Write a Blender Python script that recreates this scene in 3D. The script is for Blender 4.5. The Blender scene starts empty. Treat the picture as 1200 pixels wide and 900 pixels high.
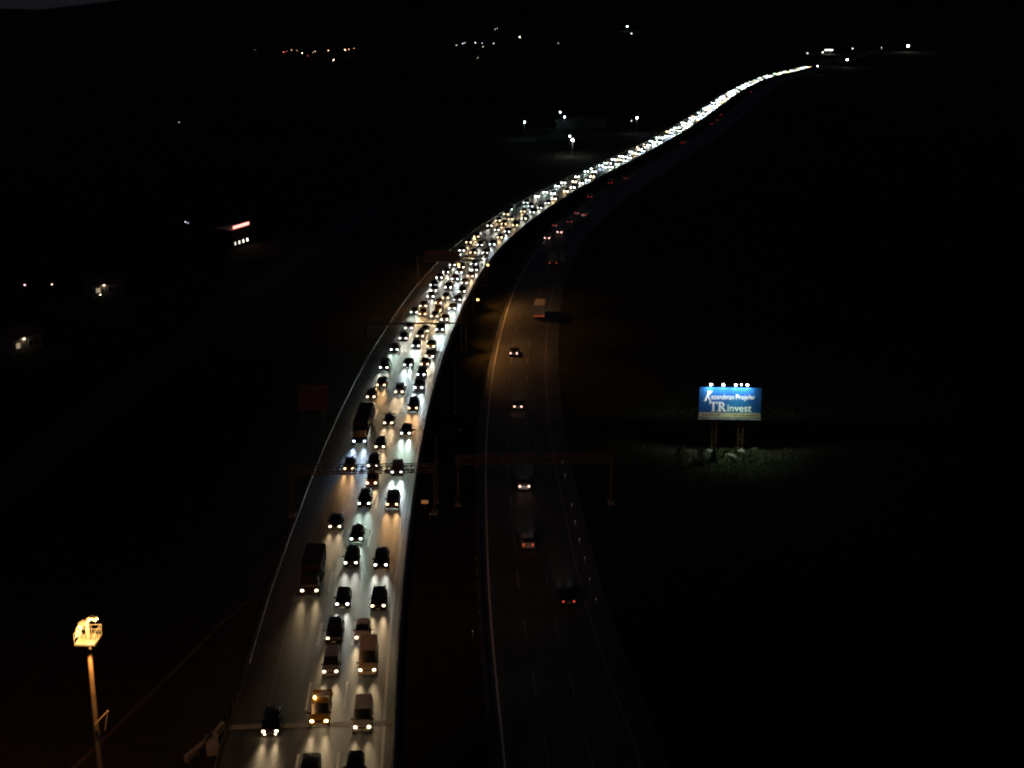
import bpy, bmesh, math, random
import numpy as np
from mathutils import Vector, Matrix
R = math.radians
SC = bpy.context.scene
COL = SC.collection
random.seed(7)

# ------------------------------------------------------------------ camera, sky, exposure
PITCH, H, F = R(15.5), 69.0, 1600.0          # tilt below the horizon, height above the ground, focal length (px of the 1200 px photo)
cd = bpy.data.cameras.new('camera'); cam = bpy.data.objects.new('camera', cd); COL.objects.link(cam)
cam.location = (0, 0, H); cam.rotation_euler = (R(90) - PITCH, 0, 0)
cd.sensor_width = 36; cd.lens = 36 * F / 1200; cd.clip_start = 0.5; cd.clip_end = 60000
SC.camera = cam
w = bpy.data.worlds.new('World'); SC.world = w; w.use_nodes = True
nt = w.node_tree; bg = nt.nodes['Background']
sky = nt.nodes.new('ShaderNodeTexSky'); sky.sky_type = 'NISHITA'; sky.sun_disc = False
sky.sun_elevation = R(-7.0); sky.sun_rotation = R(-25)
tn = nt.nodes.new('ShaderNodeMix'); tn.data_type = 'RGBA'; tn.blend_type = 'MULTIPLY'; tn.inputs[0].default_value = 1; tn.inputs[7].default_value = (.32, .72, 1.5, 1)
nt.links.new(sky.outputs[0], tn.inputs[6]); ta = nt.nodes.new('ShaderNodeMix'); ta.data_type = 'RGBA'; ta.blend_type = 'ADD'; ta.inputs[0].default_value = 1; ta.inputs[7].default_value = (.008, .0085, .0135, 1)   # the last airglow of the night sky
nt.links.new(tn.outputs[2], ta.inputs[6]); nt.links.new(ta.outputs[2], bg.inputs[0]); bg.inputs[1].default_value = 0.042
SC.view_settings.view_transform = 'Standard'; SC.view_settings.look = 'None'
SC.view_settings.exposure = 4.0; SC.view_settings.gamma = 1; SC.view_settings.use_curve_mapping = False
SC.cycles.use_denoising = True; SC.cycles.filter_width = 2.2
SC.cycles.max_bounces = 4; SC.cycles.diffuse_bounces = 2; SC.cycles.glossy_bounces = 2
SC.cycles.sample_clamp_indirect = 1.0; SC.cycles.use_light_tree = True
SC.cycles.caustics_reflective = False; SC.cycles.caustics_refractive = False
BEAM = 140.0       # power of one headlamp beam
LAMP = 1.25        # emission of a near headlamp lens

def at(px, py, z=0.0):
    """photo pixel (1200x900) -> world point at height z"""
    u, v = (px - 600) / F, (py - 450) / F
    dx, dy, dz = u, math.cos(PITCH) - v * math.sin(PITCH), -math.sin(PITCH) - v * math.cos(PITCH)
    t = (z - H) / dz
    return Vector((dx * t, dy * t, z))

# ------------------------------------------------------------------ materials
MATS = {}
def mat(name, col, rough=.7, metal=0., noise=0., scale=3., emit=0., ecol=None, spec=.5, bump=0.):
    if name in MATS: return MATS[name]
    m = bpy.data.materials.new(name); m.use_nodes = True; n = m.node_tree.nodes; l = m.node_tree.links
    b = n['Principled BSDF']; b.inputs['Base Color'].default_value = (*col, 1)
    b.inputs['Roughness'].default_value = rough; b.inputs['Metallic'].default_value = metal
    b.inputs['Specular IOR Level'].default_value = spec
    if noise or bump:
        tc = n.new('ShaderNodeTexCoord'); nz = n.new('ShaderNodeTexNoise'); nz.inputs['Scale'].default_value = scale
        nz.inputs['Detail'].default_value = 6; l.new(tc.outputs['Object'], nz.inputs['Vector'])
    if noise:
        cr = n.new('ShaderNodeValToRGB'); cr.color_ramp.elements[0].position = .3; cr.color_ramp.elements[1].position = .7
        cr.color_ramp.elements[0].color = (*[c * (1 - noise) for c in col], 1)
        cr.color_ramp.elements[1].color = (*[min(1, c * (1 + noise)) for c in col], 1)
        l.new(nz.outputs[0], cr.inputs[0]); l.new(cr.outputs[0], b.inputs['Base Color'])
    if bump:
        bp = n.new('ShaderNodeBump'); bp.inputs['Strength'].default_value = bump; bp.inputs['Distance'].default_value = .05
        l.new(nz.outputs[0], bp.inputs['Height']); l.new(bp.outputs[0], b.inputs['Normal'])
    if emit:
        b.inputs['Emission Color'].default_value = (*(ecol or col), 1); b.inputs['Emission Strength'].default_value = emit
    MATS[name] = m; return m

def asphalt_mat():
    m = bpy.data.materials.new('asphalt'); m.use_nodes = True; n = m.node_tree.nodes; l = m.node_tree.links
    b = n['Principled BSDF']; b.inputs['Specular IOR Level'].default_value = .34; tc = n.new('ShaderNodeTexCoord')
    big = n.new('ShaderNodeTexNoise'); big.inputs['Scale'].default_value = .12; big.inputs['Detail'].default_value = 5
    fine = n.new('ShaderNodeTexNoise'); fine.inputs['Scale'].default_value = 6; fine.inputs['Detail'].default_value = 3
    # worn wheel tracks run along the road: stretch a noise along the object's Y (the road direction near the camera)
    mp = n.new('ShaderNodeMapping'); mp.inputs['Scale'].default_value = (1.3, .015, 1)
    trk = n.new('ShaderNodeTexNoise'); trk.inputs['Scale'].default_value = 1.0; trk.inputs['Detail'].default_value = 3
    uv = n.new('ShaderNodeUVMap'); uv.uv_map = 'UVMap'
    l.new(uv.outputs[0], mp.inputs[0]); l.new(mp.outputs[0], trk.inputs['Vector'])
    l.new(tc.outputs['Object'], big.inputs['Vector']); l.new(tc.outputs['Object'], fine.inputs['Vector'])
    a = n.new('ShaderNodeMath'); a.operation = 'ADD'; l.new(big.outputs[0], a.inputs[0]); l.new(trk.outputs[0], a.inputs[1])
    a2 = n.new('ShaderNodeMath'); a2.operation = 'MULTIPLY_ADD'; l.new(fine.outputs[0], a2.inputs[0]); a2.inputs[1].default_value = .5; l.new(a.outputs[0], a2.inputs[2])
    cr = n.new('ShaderNodeValToRGB'); cr.color_ramp.elements[0].position = .85; cr.color_ramp.elements[1].position = 1.65 / 1.0 if False else 1.0
    dv = n.new('ShaderNodeMath'); dv.operation = 'MULTIPLY'; dv.inputs[1].default_value = .66; l.new(a2.outputs[0], dv.inputs[0])
    cr.color_ramp.elements[0].position = .62; cr.color_ramp.elements[1].position = 1.0
    cr.color_ramp.elements[0].color = (.040, .041, .040, 1); cr.color_ramp.elements[1].color = (.118, .115, .108, 1)
    l.new(dv.outputs[0], cr.inputs[0]); l.new(cr.outputs[0], b.inputs['Base Color'])
    rr = n.new('ShaderNodeMapRange'); rr.inputs['From Min'].default_value = .3; rr.inputs['From Max'].default_value = .7
    rr.inputs['To Min'].default_value = .5; rr.inputs['To Max'].default_value = .66; l.new(trk.outputs[0], rr.inputs[0])
    l.new(rr.outputs[0], b.inputs['Roughness'])
    bp = n.new('ShaderNodeBump'); bp.inputs['Strength'].default_value = .25; bp.inputs['Distance'].default_value = .02
    l.new(fine.outputs[0], bp.inputs['Height']); l.new(bp.outputs[0], b.inputs['Normal'])
    return m

def ground_mat():
    m = bpy.data.materials.new('field'); m.use_nodes = True; n = m.node_tree.nodes; l = m.node_tree.links
    b = n['Principled BSDF']; b.inputs['Roughness'].default_value = .95; b.inputs['Specular IOR Level'].default_value = .1
    tc = n.new('ShaderNodeTexCoord')
    n1 = n.new('ShaderNodeTexNoise'); n1.inputs['Scale'].default_value = .004; n1.inputs['Detail'].default_value = 8
    n2 = n.new('ShaderNodeTexNoise'); n2.inputs['Scale'].default_value = .5; n2.inputs['Detail'].default_value = 6; n2.inputs['Roughness'].default_value = .7
    for q in (n1, n2): l.new(tc.outputs['Object'], q.inputs['Vector'])
    mx = n.new('ShaderNodeMath'); mx.operation = 'MULTIPLY_ADD'; mx.inputs[1].default_value = .5
    l.new(n1.outputs[0], mx.inputs[0]); l.new(n2.outputs[0], mx.inputs[2])
    cr = n.new('ShaderNodeValToRGB'); e = cr.color_ramp.elements
    e[0].position = .55; e[0].color = (.02, .022, .013, 1); e[1].position = .95; e[1].color = (.055, .05, .03, 1)
    l.new(mx.outputs[0], cr.inputs[0]); l.new(cr.outputs[0], b.inputs['Base Color'])
    bp = n.new('ShaderNodeBump'); bp.inputs['Strength'].default_value = .8; bp.inputs['Distance'].default_value = .3
    l.new(n2.outputs[0], bp.inputs['Height']); l.new(bp.outputs[0], b.inputs['Normal'])
    return m

M_ASPH, M_FIELD = asphalt_mat(), ground_mat()
M_PAINT = mat('road_paint', (.8, .8, .76), .6, noise=.2, scale=2.5)
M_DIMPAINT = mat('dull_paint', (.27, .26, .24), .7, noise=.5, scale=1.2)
M_JOINT = mat('joint_concrete', (.4, .37, .32), .8, noise=.2, scale=1.5)
M_ZINC = mat('galvanised_steel', (.42, .43, .44), .45, .6, noise=.15, scale=4)
M_OLDRAIL = mat('weathered_rail', (.13, .125, .12), .65, .3, noise=.3, scale=.6)
M_GANTRY = mat('gantry_paint', (.15, .13, .11), .6, .3, noise=.25, scale=2)
M_DARKSTEEL = mat('weathered_steel', (.16, .15, .14), .6, .4, noise=.25, scale=3)
M_CONC = mat('concrete', (.33, .31, .28), .85, noise=.25, scale=.8)
M_GLASS = mat('car_glass', (.012, .013, .015), .2)
M_RUBBER = mat('rubber', (.02, .02, .02), .8)
M_RIM = mat('alloy', (.45, .45, .46), .35, .8)
M_TRIM = mat('black_trim', (.02, .02, .021), .5)
M_PLATE = mat('number_plate', (.8, .8, .78), .5)
TINT = {'w': (1, .72, .40), 'h': (1, .56, .24), 'n': (.98, .98, .84), 'c': (.82, .98, 1), 'b': (.56, .76, 1), 'g': (.76, 1, .84)}
for k, c in TINT.items(): mat('headlamp_' + k, (.9, .9, .9), .2, emit=LAMP, ecol=c)
for k, c in TINT.items(): mat('far_headlamp_' + k, (.9, .9, .9), .2, emit=LAMP * 1.5, ecol=c)
M_TAIL = mat('tail_lamp', (.4, .02, .015), .3, emit=.06, ecol=(1, .10, .05))
M_TAILOFF = mat('tail_lens', (.3, .012, .01), .3)
M_TAILW = mat('tail_lamp_pale', (.6, .3, .25), .3, emit=.5, ecol=(1, .5, .38))

# ------------------------------------------------------------------ helpers
def tag(o, label=None, cat=None, group=None, kind=None):
    if label: o['label'] = label
    if cat: o['category'] = cat
    if group: o['group'] = group
    if kind: o['kind'] = kind
    return o
def empty(name, loc=(0, 0, 0), rz=0.):
    o = bpy.data.objects.new(name, None); COL.objects.link(o); o.location = loc; o.rotation_euler = (0, 0, rz); o.empty_display_size = .3
    return o
def link(name, me, parent=None, loc=None):
    o = bpy.data.objects.new(name, me); COL.objects.link(o)
    if parent: o.parent = parent
    if loc is not None: o.location = loc
    return o
class MB:
    """collects boxes, bars and tubes and links them as one mesh object"""
    def __init__(s): s.v, s.f, s.m, s.mats = [], [], [], []
    def mi(s, m):
        if m not in s.mats: s.mats.append(m)
        return s.mats.index(m)
    def add(s, vs, fs, m):
        b = len(s.v); s.v += [tuple(p) for p in vs]; i = s.mi(m)
        for f in fs: s.f.append(tuple(b + k for k in f)); s.m.append(i)
    def box(s, c, d, m, rot=None):
        x, y, z = d[0] / 2, d[1] / 2, d[2] / 2
        vs = [Vector(p) for p in ((-x,-y,-z),(x,-y,-z),(x,y,-z),(-x,y,-z),(-x,-y,z),(x,-y,z),(x,y,z),(-x,y,z))]
        if rot is not None: vs = [rot @ p for p in vs]
        vs = [p + Vector(c) for p in vs]
        s.add(vs, [(0,3,2,1),(4,5,6,7),(0,1,5,4),(1,2,6,5),(2,3,7,6),(3,0,4,7)], m)
    def tube(s, a, b, r0, r1, m, n=8):
        a, b = Vector(a), Vector(b); d = (b - a).normalized()
        u = d.orthogonal().normalized(); w_ = d.cross(u)
        vs = []
        for p, r in ((a, r0), (b, r1)):
            for k in range(n):
                t = 2 * math.pi * k / n; vs.append(p + (u * math.cos(t) + w_ * math.sin(t)) * r)
        fs = [(k, (k + 1) % n, n + (k + 1) % n, n + k) for k in range(n)] + [tuple(range(n))[::-1], tuple(range(n, 2 * n))]
        s.add(vs, fs, m)
    def mesh(s, name, smooth=False):
        me = bpy.data.meshes.new(name); me.from_pydata(s.v, [], s.f)
        for m in s.mats: me.materials.append(m)
        me.polygons.foreach_set('material_index', s.m)
        bm = bmesh.new(); bm.from_mesh(me); bmesh.ops.recalc_face_normals(bm, faces=bm.faces); bm.to_mesh(me); bm.free()
        if smooth:
            me.polygons.foreach_set('use_smooth', [True] * len(me.polygons)); me.set_sharp_from_angle(angle=R(38))
        me.update(); return me
    def build(s, name, parent=None, loc=None, smooth=False): return link(name, s.mesh(name, smooth), parent, loc)

# ------------------------------------------------------------------ the road's reference line: right edge line of the oncoming carriageway
EPX = [(448.7,897),(455,725),(457,716),(472,612),(481,544),(490,498),(512.5,418),(521,400),(536.7,360),(553,332.5),(564,314),(585,287.5),
       (603,271),(636.7,245.5),(670,225),(690,214),(738,189),(760,178.5),(800,156),(832.5,133),(850,119),(875,103),(900,91),(950,79.5)]
pts = np.array([at(*p)[:2] for p in EPX]); pts = pts[np.argsort(pts[:, 1])]
Yg = np.arange(-120, 2300, 2.0)
s0 = (pts[2, 0] - pts[0, 0]) / (pts[2, 1] - pts[0, 1]); s1 = (pts[-1, 0] - pts[-3, 0]) / (pts[-1, 1] - pts[-3, 1])
Xg = np.interp(Yg, pts[:, 1], pts[:, 0])
Xg[Yg < pts[0, 1]] = pts[0, 0] + s0 * (Yg[Yg < pts[0, 1]] - pts[0, 1]) * .8
Xg[Yg > pts[-1, 1]] = pts[-1, 0] + s1 * (Yg[Yg > pts[-1, 1]] - pts[-1, 1])
def gsm(a, s):
    k = np.exp(-.5 * (np.arange(-4 * s, 4 * s + 1) / s) ** 2); k /= k.sum()
    p = np.concatenate([2 * a[0] - a[1:4 * s + 1][::-1], a, 2 * a[-1] - a[-4 * s - 1:-1][::-1]]); return np.convolve(p, k, 'valid')
near, far = gsm(Xg, 9), gsm(Xg, 28)
bl = np.clip((Yg - 350) / 250, 0, 1); Xg = near * (1 - bl) + far * bl
SS = np.concatenate([[0], np.cumsum(np.hypot(np.diff(Xg), np.diff(Yg)))])
dX, dY = np.gradient(Xg, SS), np.gradient(Yg, SS)
def road(s, off):
    """point at arc length s, off metres to the right of the reference line; and the heading of the road there"""
    x, y = np.interp(s, SS, Xg), np.interp(s, SS, Yg); a, b = np.interp(s, SS, dX), np.interp(s, SS, dY); q = math.hypot(a, b)
    return Vector((x + off * b / q, y - off * a / q, 0)), math.atan2(b, a)
def s_of_y(y): return float(np.interp(y, Yg, SS))
def locate(p):
    """arc length and offset of a world point"""
    s = s_of_y(p.y)
    for _ in range(6):
        c, h = road(s, 0); t = Vector((math.cos(h), math.sin(h), 0)); s += (p - c).dot(t) if abs((p - c).dot(t)) < 200 else 0
    c, h = road(s, 0); return s, (p - c).dot(Vector((math.sin(h), -math.cos(h), 0)))
S_NEAR, S_FAR = s_of_y(20), s_of_y(2250)

def ribbon(name, o0, o1, z, m, sa=S_NEAR, sb=S_FAR, step=4., fn0=None, fn1=None):
    n = max(2, int((sb - sa) / step)); vs, fs, uvs = [], [], []
    for i in range(n + 1):
        s = sa + (sb - sa) * i / n
        a, b = (fn0(s) if fn0 else o0), (fn1(s) if fn1 else o1)
        for o in (a, b):
            p, _ = road(s, o); vs.append((p.x, p.y, z)); uvs.append((o, s))
        if i: k = 2 * i; fs.append((k - 2, k - 1, k + 1, k))
    me = bpy.data.meshes.new(name); me.from_pydata(vs, [], fs); me.materials.append(m)
    uv = me.uv_layers.new(name='UVMap')
    for lp in me.loops: uv.data[lp.index].uv = uvs[lp.vertex_index]
    return link(name, me)

# ------------------------------------------------------------------ ground, hills, roads
def ground():
    # one sheet to the horizon, finer near the camera, with low swells away from the roads
    xs = np.unique(np.concatenate([np.linspace(-400, 500, 61), np.sign(np.linspace(-1, 1, 41)) * (np.abs(np.linspace(-1, 1, 41)) ** 3) * 16000]))
    ys = np.unique(np.concatenate([np.linspace(-300, 1000, 81), np.linspace(0, 1, 40) ** 2.5 * 16000 + 1000]))
    vs, fs = [], []
    for y in ys:
        for x in xs: vs.append((x, y, -.02))
    nx = len(xs)
    for j in range(len(ys) - 1):
        for i in range(nx - 1): fs.append((j * nx + i, j * nx + i + 1, (j + 1) * nx + i + 1, (j + 1) * nx + i))
    me = bpy.data.meshes.new('ground'); me.from_pydata(vs, [], fs); me.materials.append(M_FIELD); me.update()
    tag(link('ground', me), kind='structure')
ground()
def hills():
    rnd = random.Random(3); ph = [rnd.uniform(0, 6.28) for _ in range(12)]
    n, rows = 160, 9; vs, fs = [], []
    for j in range(rows):
        t = j / (rows - 1)
        for i in range(n + 1):
            u = i / n * 2 - 1; x = u * 9000; d = 6500 + 5500 * t
            px = x / 11000 * F + 600
            crest = 50 + 125 / (1 + math.exp(-(px - 190) / 26.)) + sum(math.sin(u * (9 + 7 * k) + ph[k]) * 15 / (1 + k) for k in range(8))
            vs.append((x, d, -1 + max(0, crest) * math.sin(math.pi / 2 * min(1, t * 1.25)) ** 1.6 * (1 if t < .9 else .9)))
    for j in range(rows - 1):
        for i in range(n): k = j * (n + 1) + i; fs.append((k, k + 1, k + n + 2, k + n + 1))
    me = bpy.data.meshes.new('hills'); me.from_pydata(vs, [], fs); me.materials.append(M_FIELD)
    me.polygons.foreach_set('use_smooth', [True] * len(me.polygons)); tag(link('hills', me), kind='structure')
hills()
def lerp_s0(s, ya, va, yb, vb):
    y = np.interp(s, SS, Yg); return float(np.interp(y, [ya, yb], [va, vb]))
def RAIL(s): return float(np.interp(np.interp(s, SS, Yg), [150, 430, 560, 700], [-14.9, -12.6, -11.6, -9.3]))
tag(ribbon('oncoming_carriageway', -15, 1.05, .004, M_ASPH, fn0=lambda s: RAIL(s) - .6), kind='structure')
RE = lambda s: float(np.interp(np.interp(s, SS, Yg), [113, 150, 215, 430, 900], [24.4, 23.0, 22.2, 20.5, 20.5]))   # right edge of the far-side carriageway
tag(ribbon('receding_carriageway', 10.4, 22.5, .004, M_ASPH, fn1=lambda s: RE(s) + 2.6), kind='structure')

def dashes(name, offs, phase, per, ln, wd=.17, sa=S_NEAR, sb=s_of_y(900), paint_m=None):
    vs, fs = [], []
    for fo in offs:
        s = phase + math.floor((sa - phase) / per) * per
        while s < sb:
            for q in range(2):
                s_a, s_b = s - ln / 2 + q * ln / 2, s - ln / 2 + (q + 1) * ln / 2
                k = len(vs)
                for ss, sg in ((s_a, -1), (s_a, 1), (s_b, 1), (s_b, -1)):
                    o = fo(ss) if callable(fo) else fo; p, _ = road(ss, o + sg * wd / 2); vs.append((p.x, p.y, .009))
                fs.append((k, k + 1, k + 2, k + 3))
            s += per
    me = bpy.data.meshes.new(name); me.from_pydata(vs, [], fs); me.materials.append(paint_m or M_PAINT)
    return tag(link(name, me), kind='structure')
dashes('lane_markings', [-4.15, -8.0], s_of_y(157), 14.4, 6.0, .25)
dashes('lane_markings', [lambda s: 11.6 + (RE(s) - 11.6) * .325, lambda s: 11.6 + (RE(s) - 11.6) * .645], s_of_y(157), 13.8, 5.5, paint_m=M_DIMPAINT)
tag(ribbon('edge_marking', -.15, .15, .009, M_PAINT), kind='structure')
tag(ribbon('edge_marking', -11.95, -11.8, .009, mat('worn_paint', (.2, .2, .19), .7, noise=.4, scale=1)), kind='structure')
tag(ribbon('edge_marking', 11.5, 11.7, .009, M_PAINT), kind='structure')
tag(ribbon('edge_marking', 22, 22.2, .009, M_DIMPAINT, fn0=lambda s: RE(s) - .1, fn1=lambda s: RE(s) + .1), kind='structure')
# the pale joint where the bridge deck begins
sj = locate(at(430, 847.5))[0]
tag(ribbon('bridge_joint', -15.3, .7, .013, M_JOINT, sa=sj - .45, sb=sj + .45, step=.5), kind='structure')
# the faint track across the fields on the left
trk = [at(*p) for p in ((-260, 770), (-60, 620), (60, 525), (160, 445), (240, 388), (330, 318), (400, 268), (450, 240))]
def strip(name, P, wd, z, m):
    vs, fs = [], []
    for i, p in enumerate(P):
        t = (P[min(i + 1, len(P) - 1)] - P[max(i - 1, 0)]).normalized(); nrm = Vector((t.y, -t.x, 0))
        for sg in (-1, 1): q = p + nrm * sg * wd / 2; vs.append((q.x, q.y, z))
        if i: k = 2 * i; fs.append((k - 2, k - 1, k + 1, k))
    me = bpy.data.meshes.new(name); me.from_pydata(vs, [], fs); me.materials.append(m); return tag(link(name, me), kind='structure')
strip('footpath', [at(*p) for p in ((290, 705), (262, 728), (200, 790), (120, 868), (60, 925))], .5, .012, mat('trodden_earth', (.1, .075, .055), .9, noise=.3, scale=.5))
strip('canal_water', trk, 9, .01, mat('water', (.016, .02, .024), .7))

# ------------------------------------------------------------------ guard rails
def rail_path(fo, sa, sb, step): return [road(sa + (sb - sa) * i / max(1, int((sb - sa) / step)), 0) for i in range(0)]
def guardrail(label, fo, sa, sb, side=1, post_to=None, path=None, posts=True, near_post=4.0):
    """W-beam rail with posts; fo(s) offset, or an explicit list of points"""
    if path is None:
        n = int((sb - sa) / 4); path = [road(sa + (sb - sa) * i / n, fo(sa + (sb - sa) * i / n))[0] for i in range(n + 1)]
    root = tag(empty('guard_rail', path[0]), label, 'guard rail', 'guard rails along the carriageways')
    o0 = path[0]; prof = [(.02, .44), (.08, .50), (.0, .57), (.0, .60), (.08, .67), (.02, .75), (-.03, .75), (-.03, .44)]
    vs, fs = [], []; K = len(prof)
    for i, p in enumerate(path):
        t = (path[min(i + 1, len(path) - 1)] - path[max(i - 1, 0)]).normalized(); nr = Vector((t.y, -t.x, 0)) * side
        for a, z in prof: q = p - o0 + nr * a; vs.append((q.x, q.y, z))
        if i:
            for k in range(K): fs.append(((i - 1) * K + k, (i - 1) * K + (k + 1) % K, i * K + (k + 1) % K, i * K + k))
    me = bpy.data.meshes.new('rail_beam'); me.from_pydata(vs, [], fs); me.materials.append(M_OLDRAIL)
    bm = bmesh.new(); bm.from_mesh(me); bmesh.ops.recalc_face_normals(bm, faces=bm.faces); bm.to_mesh(me); bm.free()
    link('rail_beam', me, root)
    if posts:
        mb = MB(); mb.box((0, 0, .36), (.14, .07, .74), M_OLDRAIL); pm = mb.mesh('post'); far_ = MB(); c = 0
        L = 0; nxt = 0
        for i in range(len(path) - 1):
            seg = (path[i + 1] - path[i]).length; t = (path[i + 1] - path[i]).normalized(); nr = Vector((t.y, -t.x, 0)) * side
            while nxt <= L + seg:
                q = path[i] + t * (nxt - L) - o0 - nr * .12
                if c < 90: link('post', pm, root, q); c += 1
                else: far_.box((q.x, q.y, .36), (.14, .07, .74), M_OLDRAIL)
                nxt += near_post
            L += seg
        if far_.v: tag(far_.build('distant_posts', root), kind='stuff')
    return root
sflare = locate(at(292, 780, .6))[0]
guardrail('long grey guard rail along the outer left shoulder of the jammed carriageway', RAIL, sflare, s_of_y(1250), 1)
def barrier(label, fo, sa, sb):
    n = int((sb - sa) / 4); path = [road(sa + (sb - sa) * i / n, fo) for i in range(n + 1)]; o0 = path[0][0]
    root = tag(empty('concrete_barrier', o0), label, 'barrier'); prof = [(-.3, 0), (-.3, .08), (-.17, .3), (-.1, .82), (.1, .82), (.17, .3), (.3, .08), (.3, 0)]; K = len(prof); vs, fs = [], []
    for i, (p, h) in enumerate(path):
        for a, z in prof: q = p - o0; vs.append((q.x + a * math.sin(h), q.y - a * math.cos(h), z))
        if i:
            for k in range(K - 1): fs.append(((i - 1) * K + k, (i - 1) * K + k + 1, i * K + k + 1, i * K + k))
    me = bpy.data.meshes.new('barrier_wall'); me.from_pydata(vs, [], fs); me.materials.append(mat('barrier_concrete', (.2, .19, .175), .85, noise=.25, scale=.8)); link('barrier_wall', me, root)
    vs, fs = [], []
    for i, (p, h) in enumerate(path):
        for a, z in ((-.05, .83), (-.05, .95), (.05, .95), (.05, .83)): q = p - o0; vs.append((q.x + a * math.sin(h), q.y - a * math.cos(h), z))
        if i:
            for k in range(4): fs.append(((i - 1) * 4 + k, (i - 1) * 4 + (k + 1) % 4, i * 4 + (k + 1) % 4, i * 4 + k))
    me = bpy.data.meshes.new('top_rail'); me.from_pydata(vs, [], fs); me.materials.append(M_ZINC); link('top_rail', me, root)
barrier('brightly lit concrete barrier between the jammed carriageway and the dark median', 1.15, s_of_y(75), s_of_y(1650))
guardrail('dim reddish guard rail on the median side of the quiet carriageway', lambda s: 10.3, s_of_y(75), s_of_y(900), 1)
# the near end: one rail keeps to the road, the other flares out past the bridge
A = at(292, 780, .6); A.z = 0
def pp(*q): v = at(q[0], q[1], .6); v.z = 0; return v
guardrail('flared rusty guard rail bending away from road at the bottom left', None, 0, 0, 1, path=[pp(293, 779), pp(283, 800), pp(273, 818), pp(260, 843), pp(243, 868), pp(222, 893), pp(200, 925)], near_post=2.0)
guardrail('short guard rail beside the road joint inside the flared rail', None, 0, 0, 1, path=[pp(291, 785), pp(284, 808), pp(276, 830), pp(267, 850), pp(258, 875), pp(250, 905), pp(240, 950)], near_post=2.0)
mb = MB()
for (a, b) in (((218, 893), (243, 873)), ((243, 873), (262, 853))):
    p, q = at(*a), at(*b); mb.box(((p.x + q.x) / 2, (p.y + q.y) / 2, .2), ((q - p).length, .45, .9), M_CONC, Matrix.Rotation(math.atan2(q.y - p.y, q.x - p.x), 3, 'Z'))
tag(mb.build('wing_wall'), 'low concrete wing wall of the bridge beside the flared guard rail', 'retaining wall')
mb = MB(); p = at(246, 884); q = at(252, 868)
mb.box(((p.x + q.x) / 2, (p.y + q.y) / 2, .3), (1.2, 3.0, .7), M_CONC, Matrix.Rotation(.25, 3, 'Z'))
tag(mb.build('drain_block'), 'stubby concrete drain block tucked below the wing wall', 'concrete block')

# ------------------------------------------------------------------ vehicles
def loft(stations, flags):
    """stations: (x, zb, ws, wb, zbelt, wr, zr). Returns body, windscreen, left/right side glass, rear glass as (verts, faces)"""
    rings = []
    for (x, zb, ws, wb, zt, wr, zr) in stations:
        h = [(0, zb), (ws - .12, zb), (ws, zb + .13), (wb, zt - (zt - zb) * .35), (wb - .03, zt), (wr, zr - .045), (wr - .13, zr), (0, zr + .02)]
        rings.append([(x, a, b) for a, b in h] + [(x, -a, b) for a, b in h[-2:0:-1]])
    N = len(rings[0]); V = [p for r in rings for p in r]; out = {k: [] for k in ('body', 'windscreen', 'left', 'right', 'rear')}
    for i, fl in enumerate(flags):
        for k in range(N):
            f = (i * N + k, i * N + (k + 1) % N, (i + 1) * N + (k + 1) % N, (i + 1) * N + k); key = 'body'
            if fl == 'w' and k in (5, 6, 7, 8): key = 'windscreen'
            elif fl == 'r' and k in (5, 6, 7, 8): key = 'rear'
            elif fl == 's' and k == 4: key = 'left'
            elif fl == 's' and k == 9: key = 'right'
            out[key].append(f)
    out['body'].append(tuple(range(N))[::-1]); out['body'].append(tuple((len(rings) - 1) * N + k for k in range(N)))
    return V, out
def spec(L, W, Hh, nose, cowl, roof0, roof1, rearb, zhood, ztail, vanside=False, belt=.95, taper=.24):
    h = W / 2; f, b = L / 2, -L / 2; wr = h - taper; zb = .24
    st = [(f, zb + .1, h - .22, h - .2, nose - .12, h - .3, nose - .06), (f - .07, zb, h - .08, h - .07, nose - .02, h - .2, nose + .03),
          (f - .45, zb, h, h - .01, nose + .08, h - .14, nose + .13), (cowl, zb, h, h, zhood - .03, h - .12, zhood + .02),
          (roof0, zb, h, h, belt, wr, Hh)]
    fl = ['t', 't', 't', 'w']
    if vanside:
        st += [(roof0 - .75, zb, h, h, belt, wr + .03, Hh + .02), (roof1, zb, h, h, belt, wr + .04, Hh)]; fl += ['s', 't']
    else:
        m = roof0 - (roof0 - roof1) * .46
        st += [(m, zb, h, h, belt + .01, wr + .02, Hh + .025), (m - .1, zb, h, h, belt + .01, wr + .02, Hh + .025), (roof1, zb, h, h, belt + .02, wr, Hh - .02)]; fl += ['s', 't', 's']
    st += [(rearb, zb, h - .02, h - .02, ztail, h - .16, ztail + .05)]; fl += ['r']
    if rearb - b > .35: st += [(b + .12, zb, h - .05, h - .05, ztail - .02, h - .18, ztail + .03)]; fl += ['t']
    st += [(b, zb + .1, h - .15, h - .15, min(ztail - .15, .8), h - .28, min(ztail - .08, .88))]; fl += ['t']
    return st, fl
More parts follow.
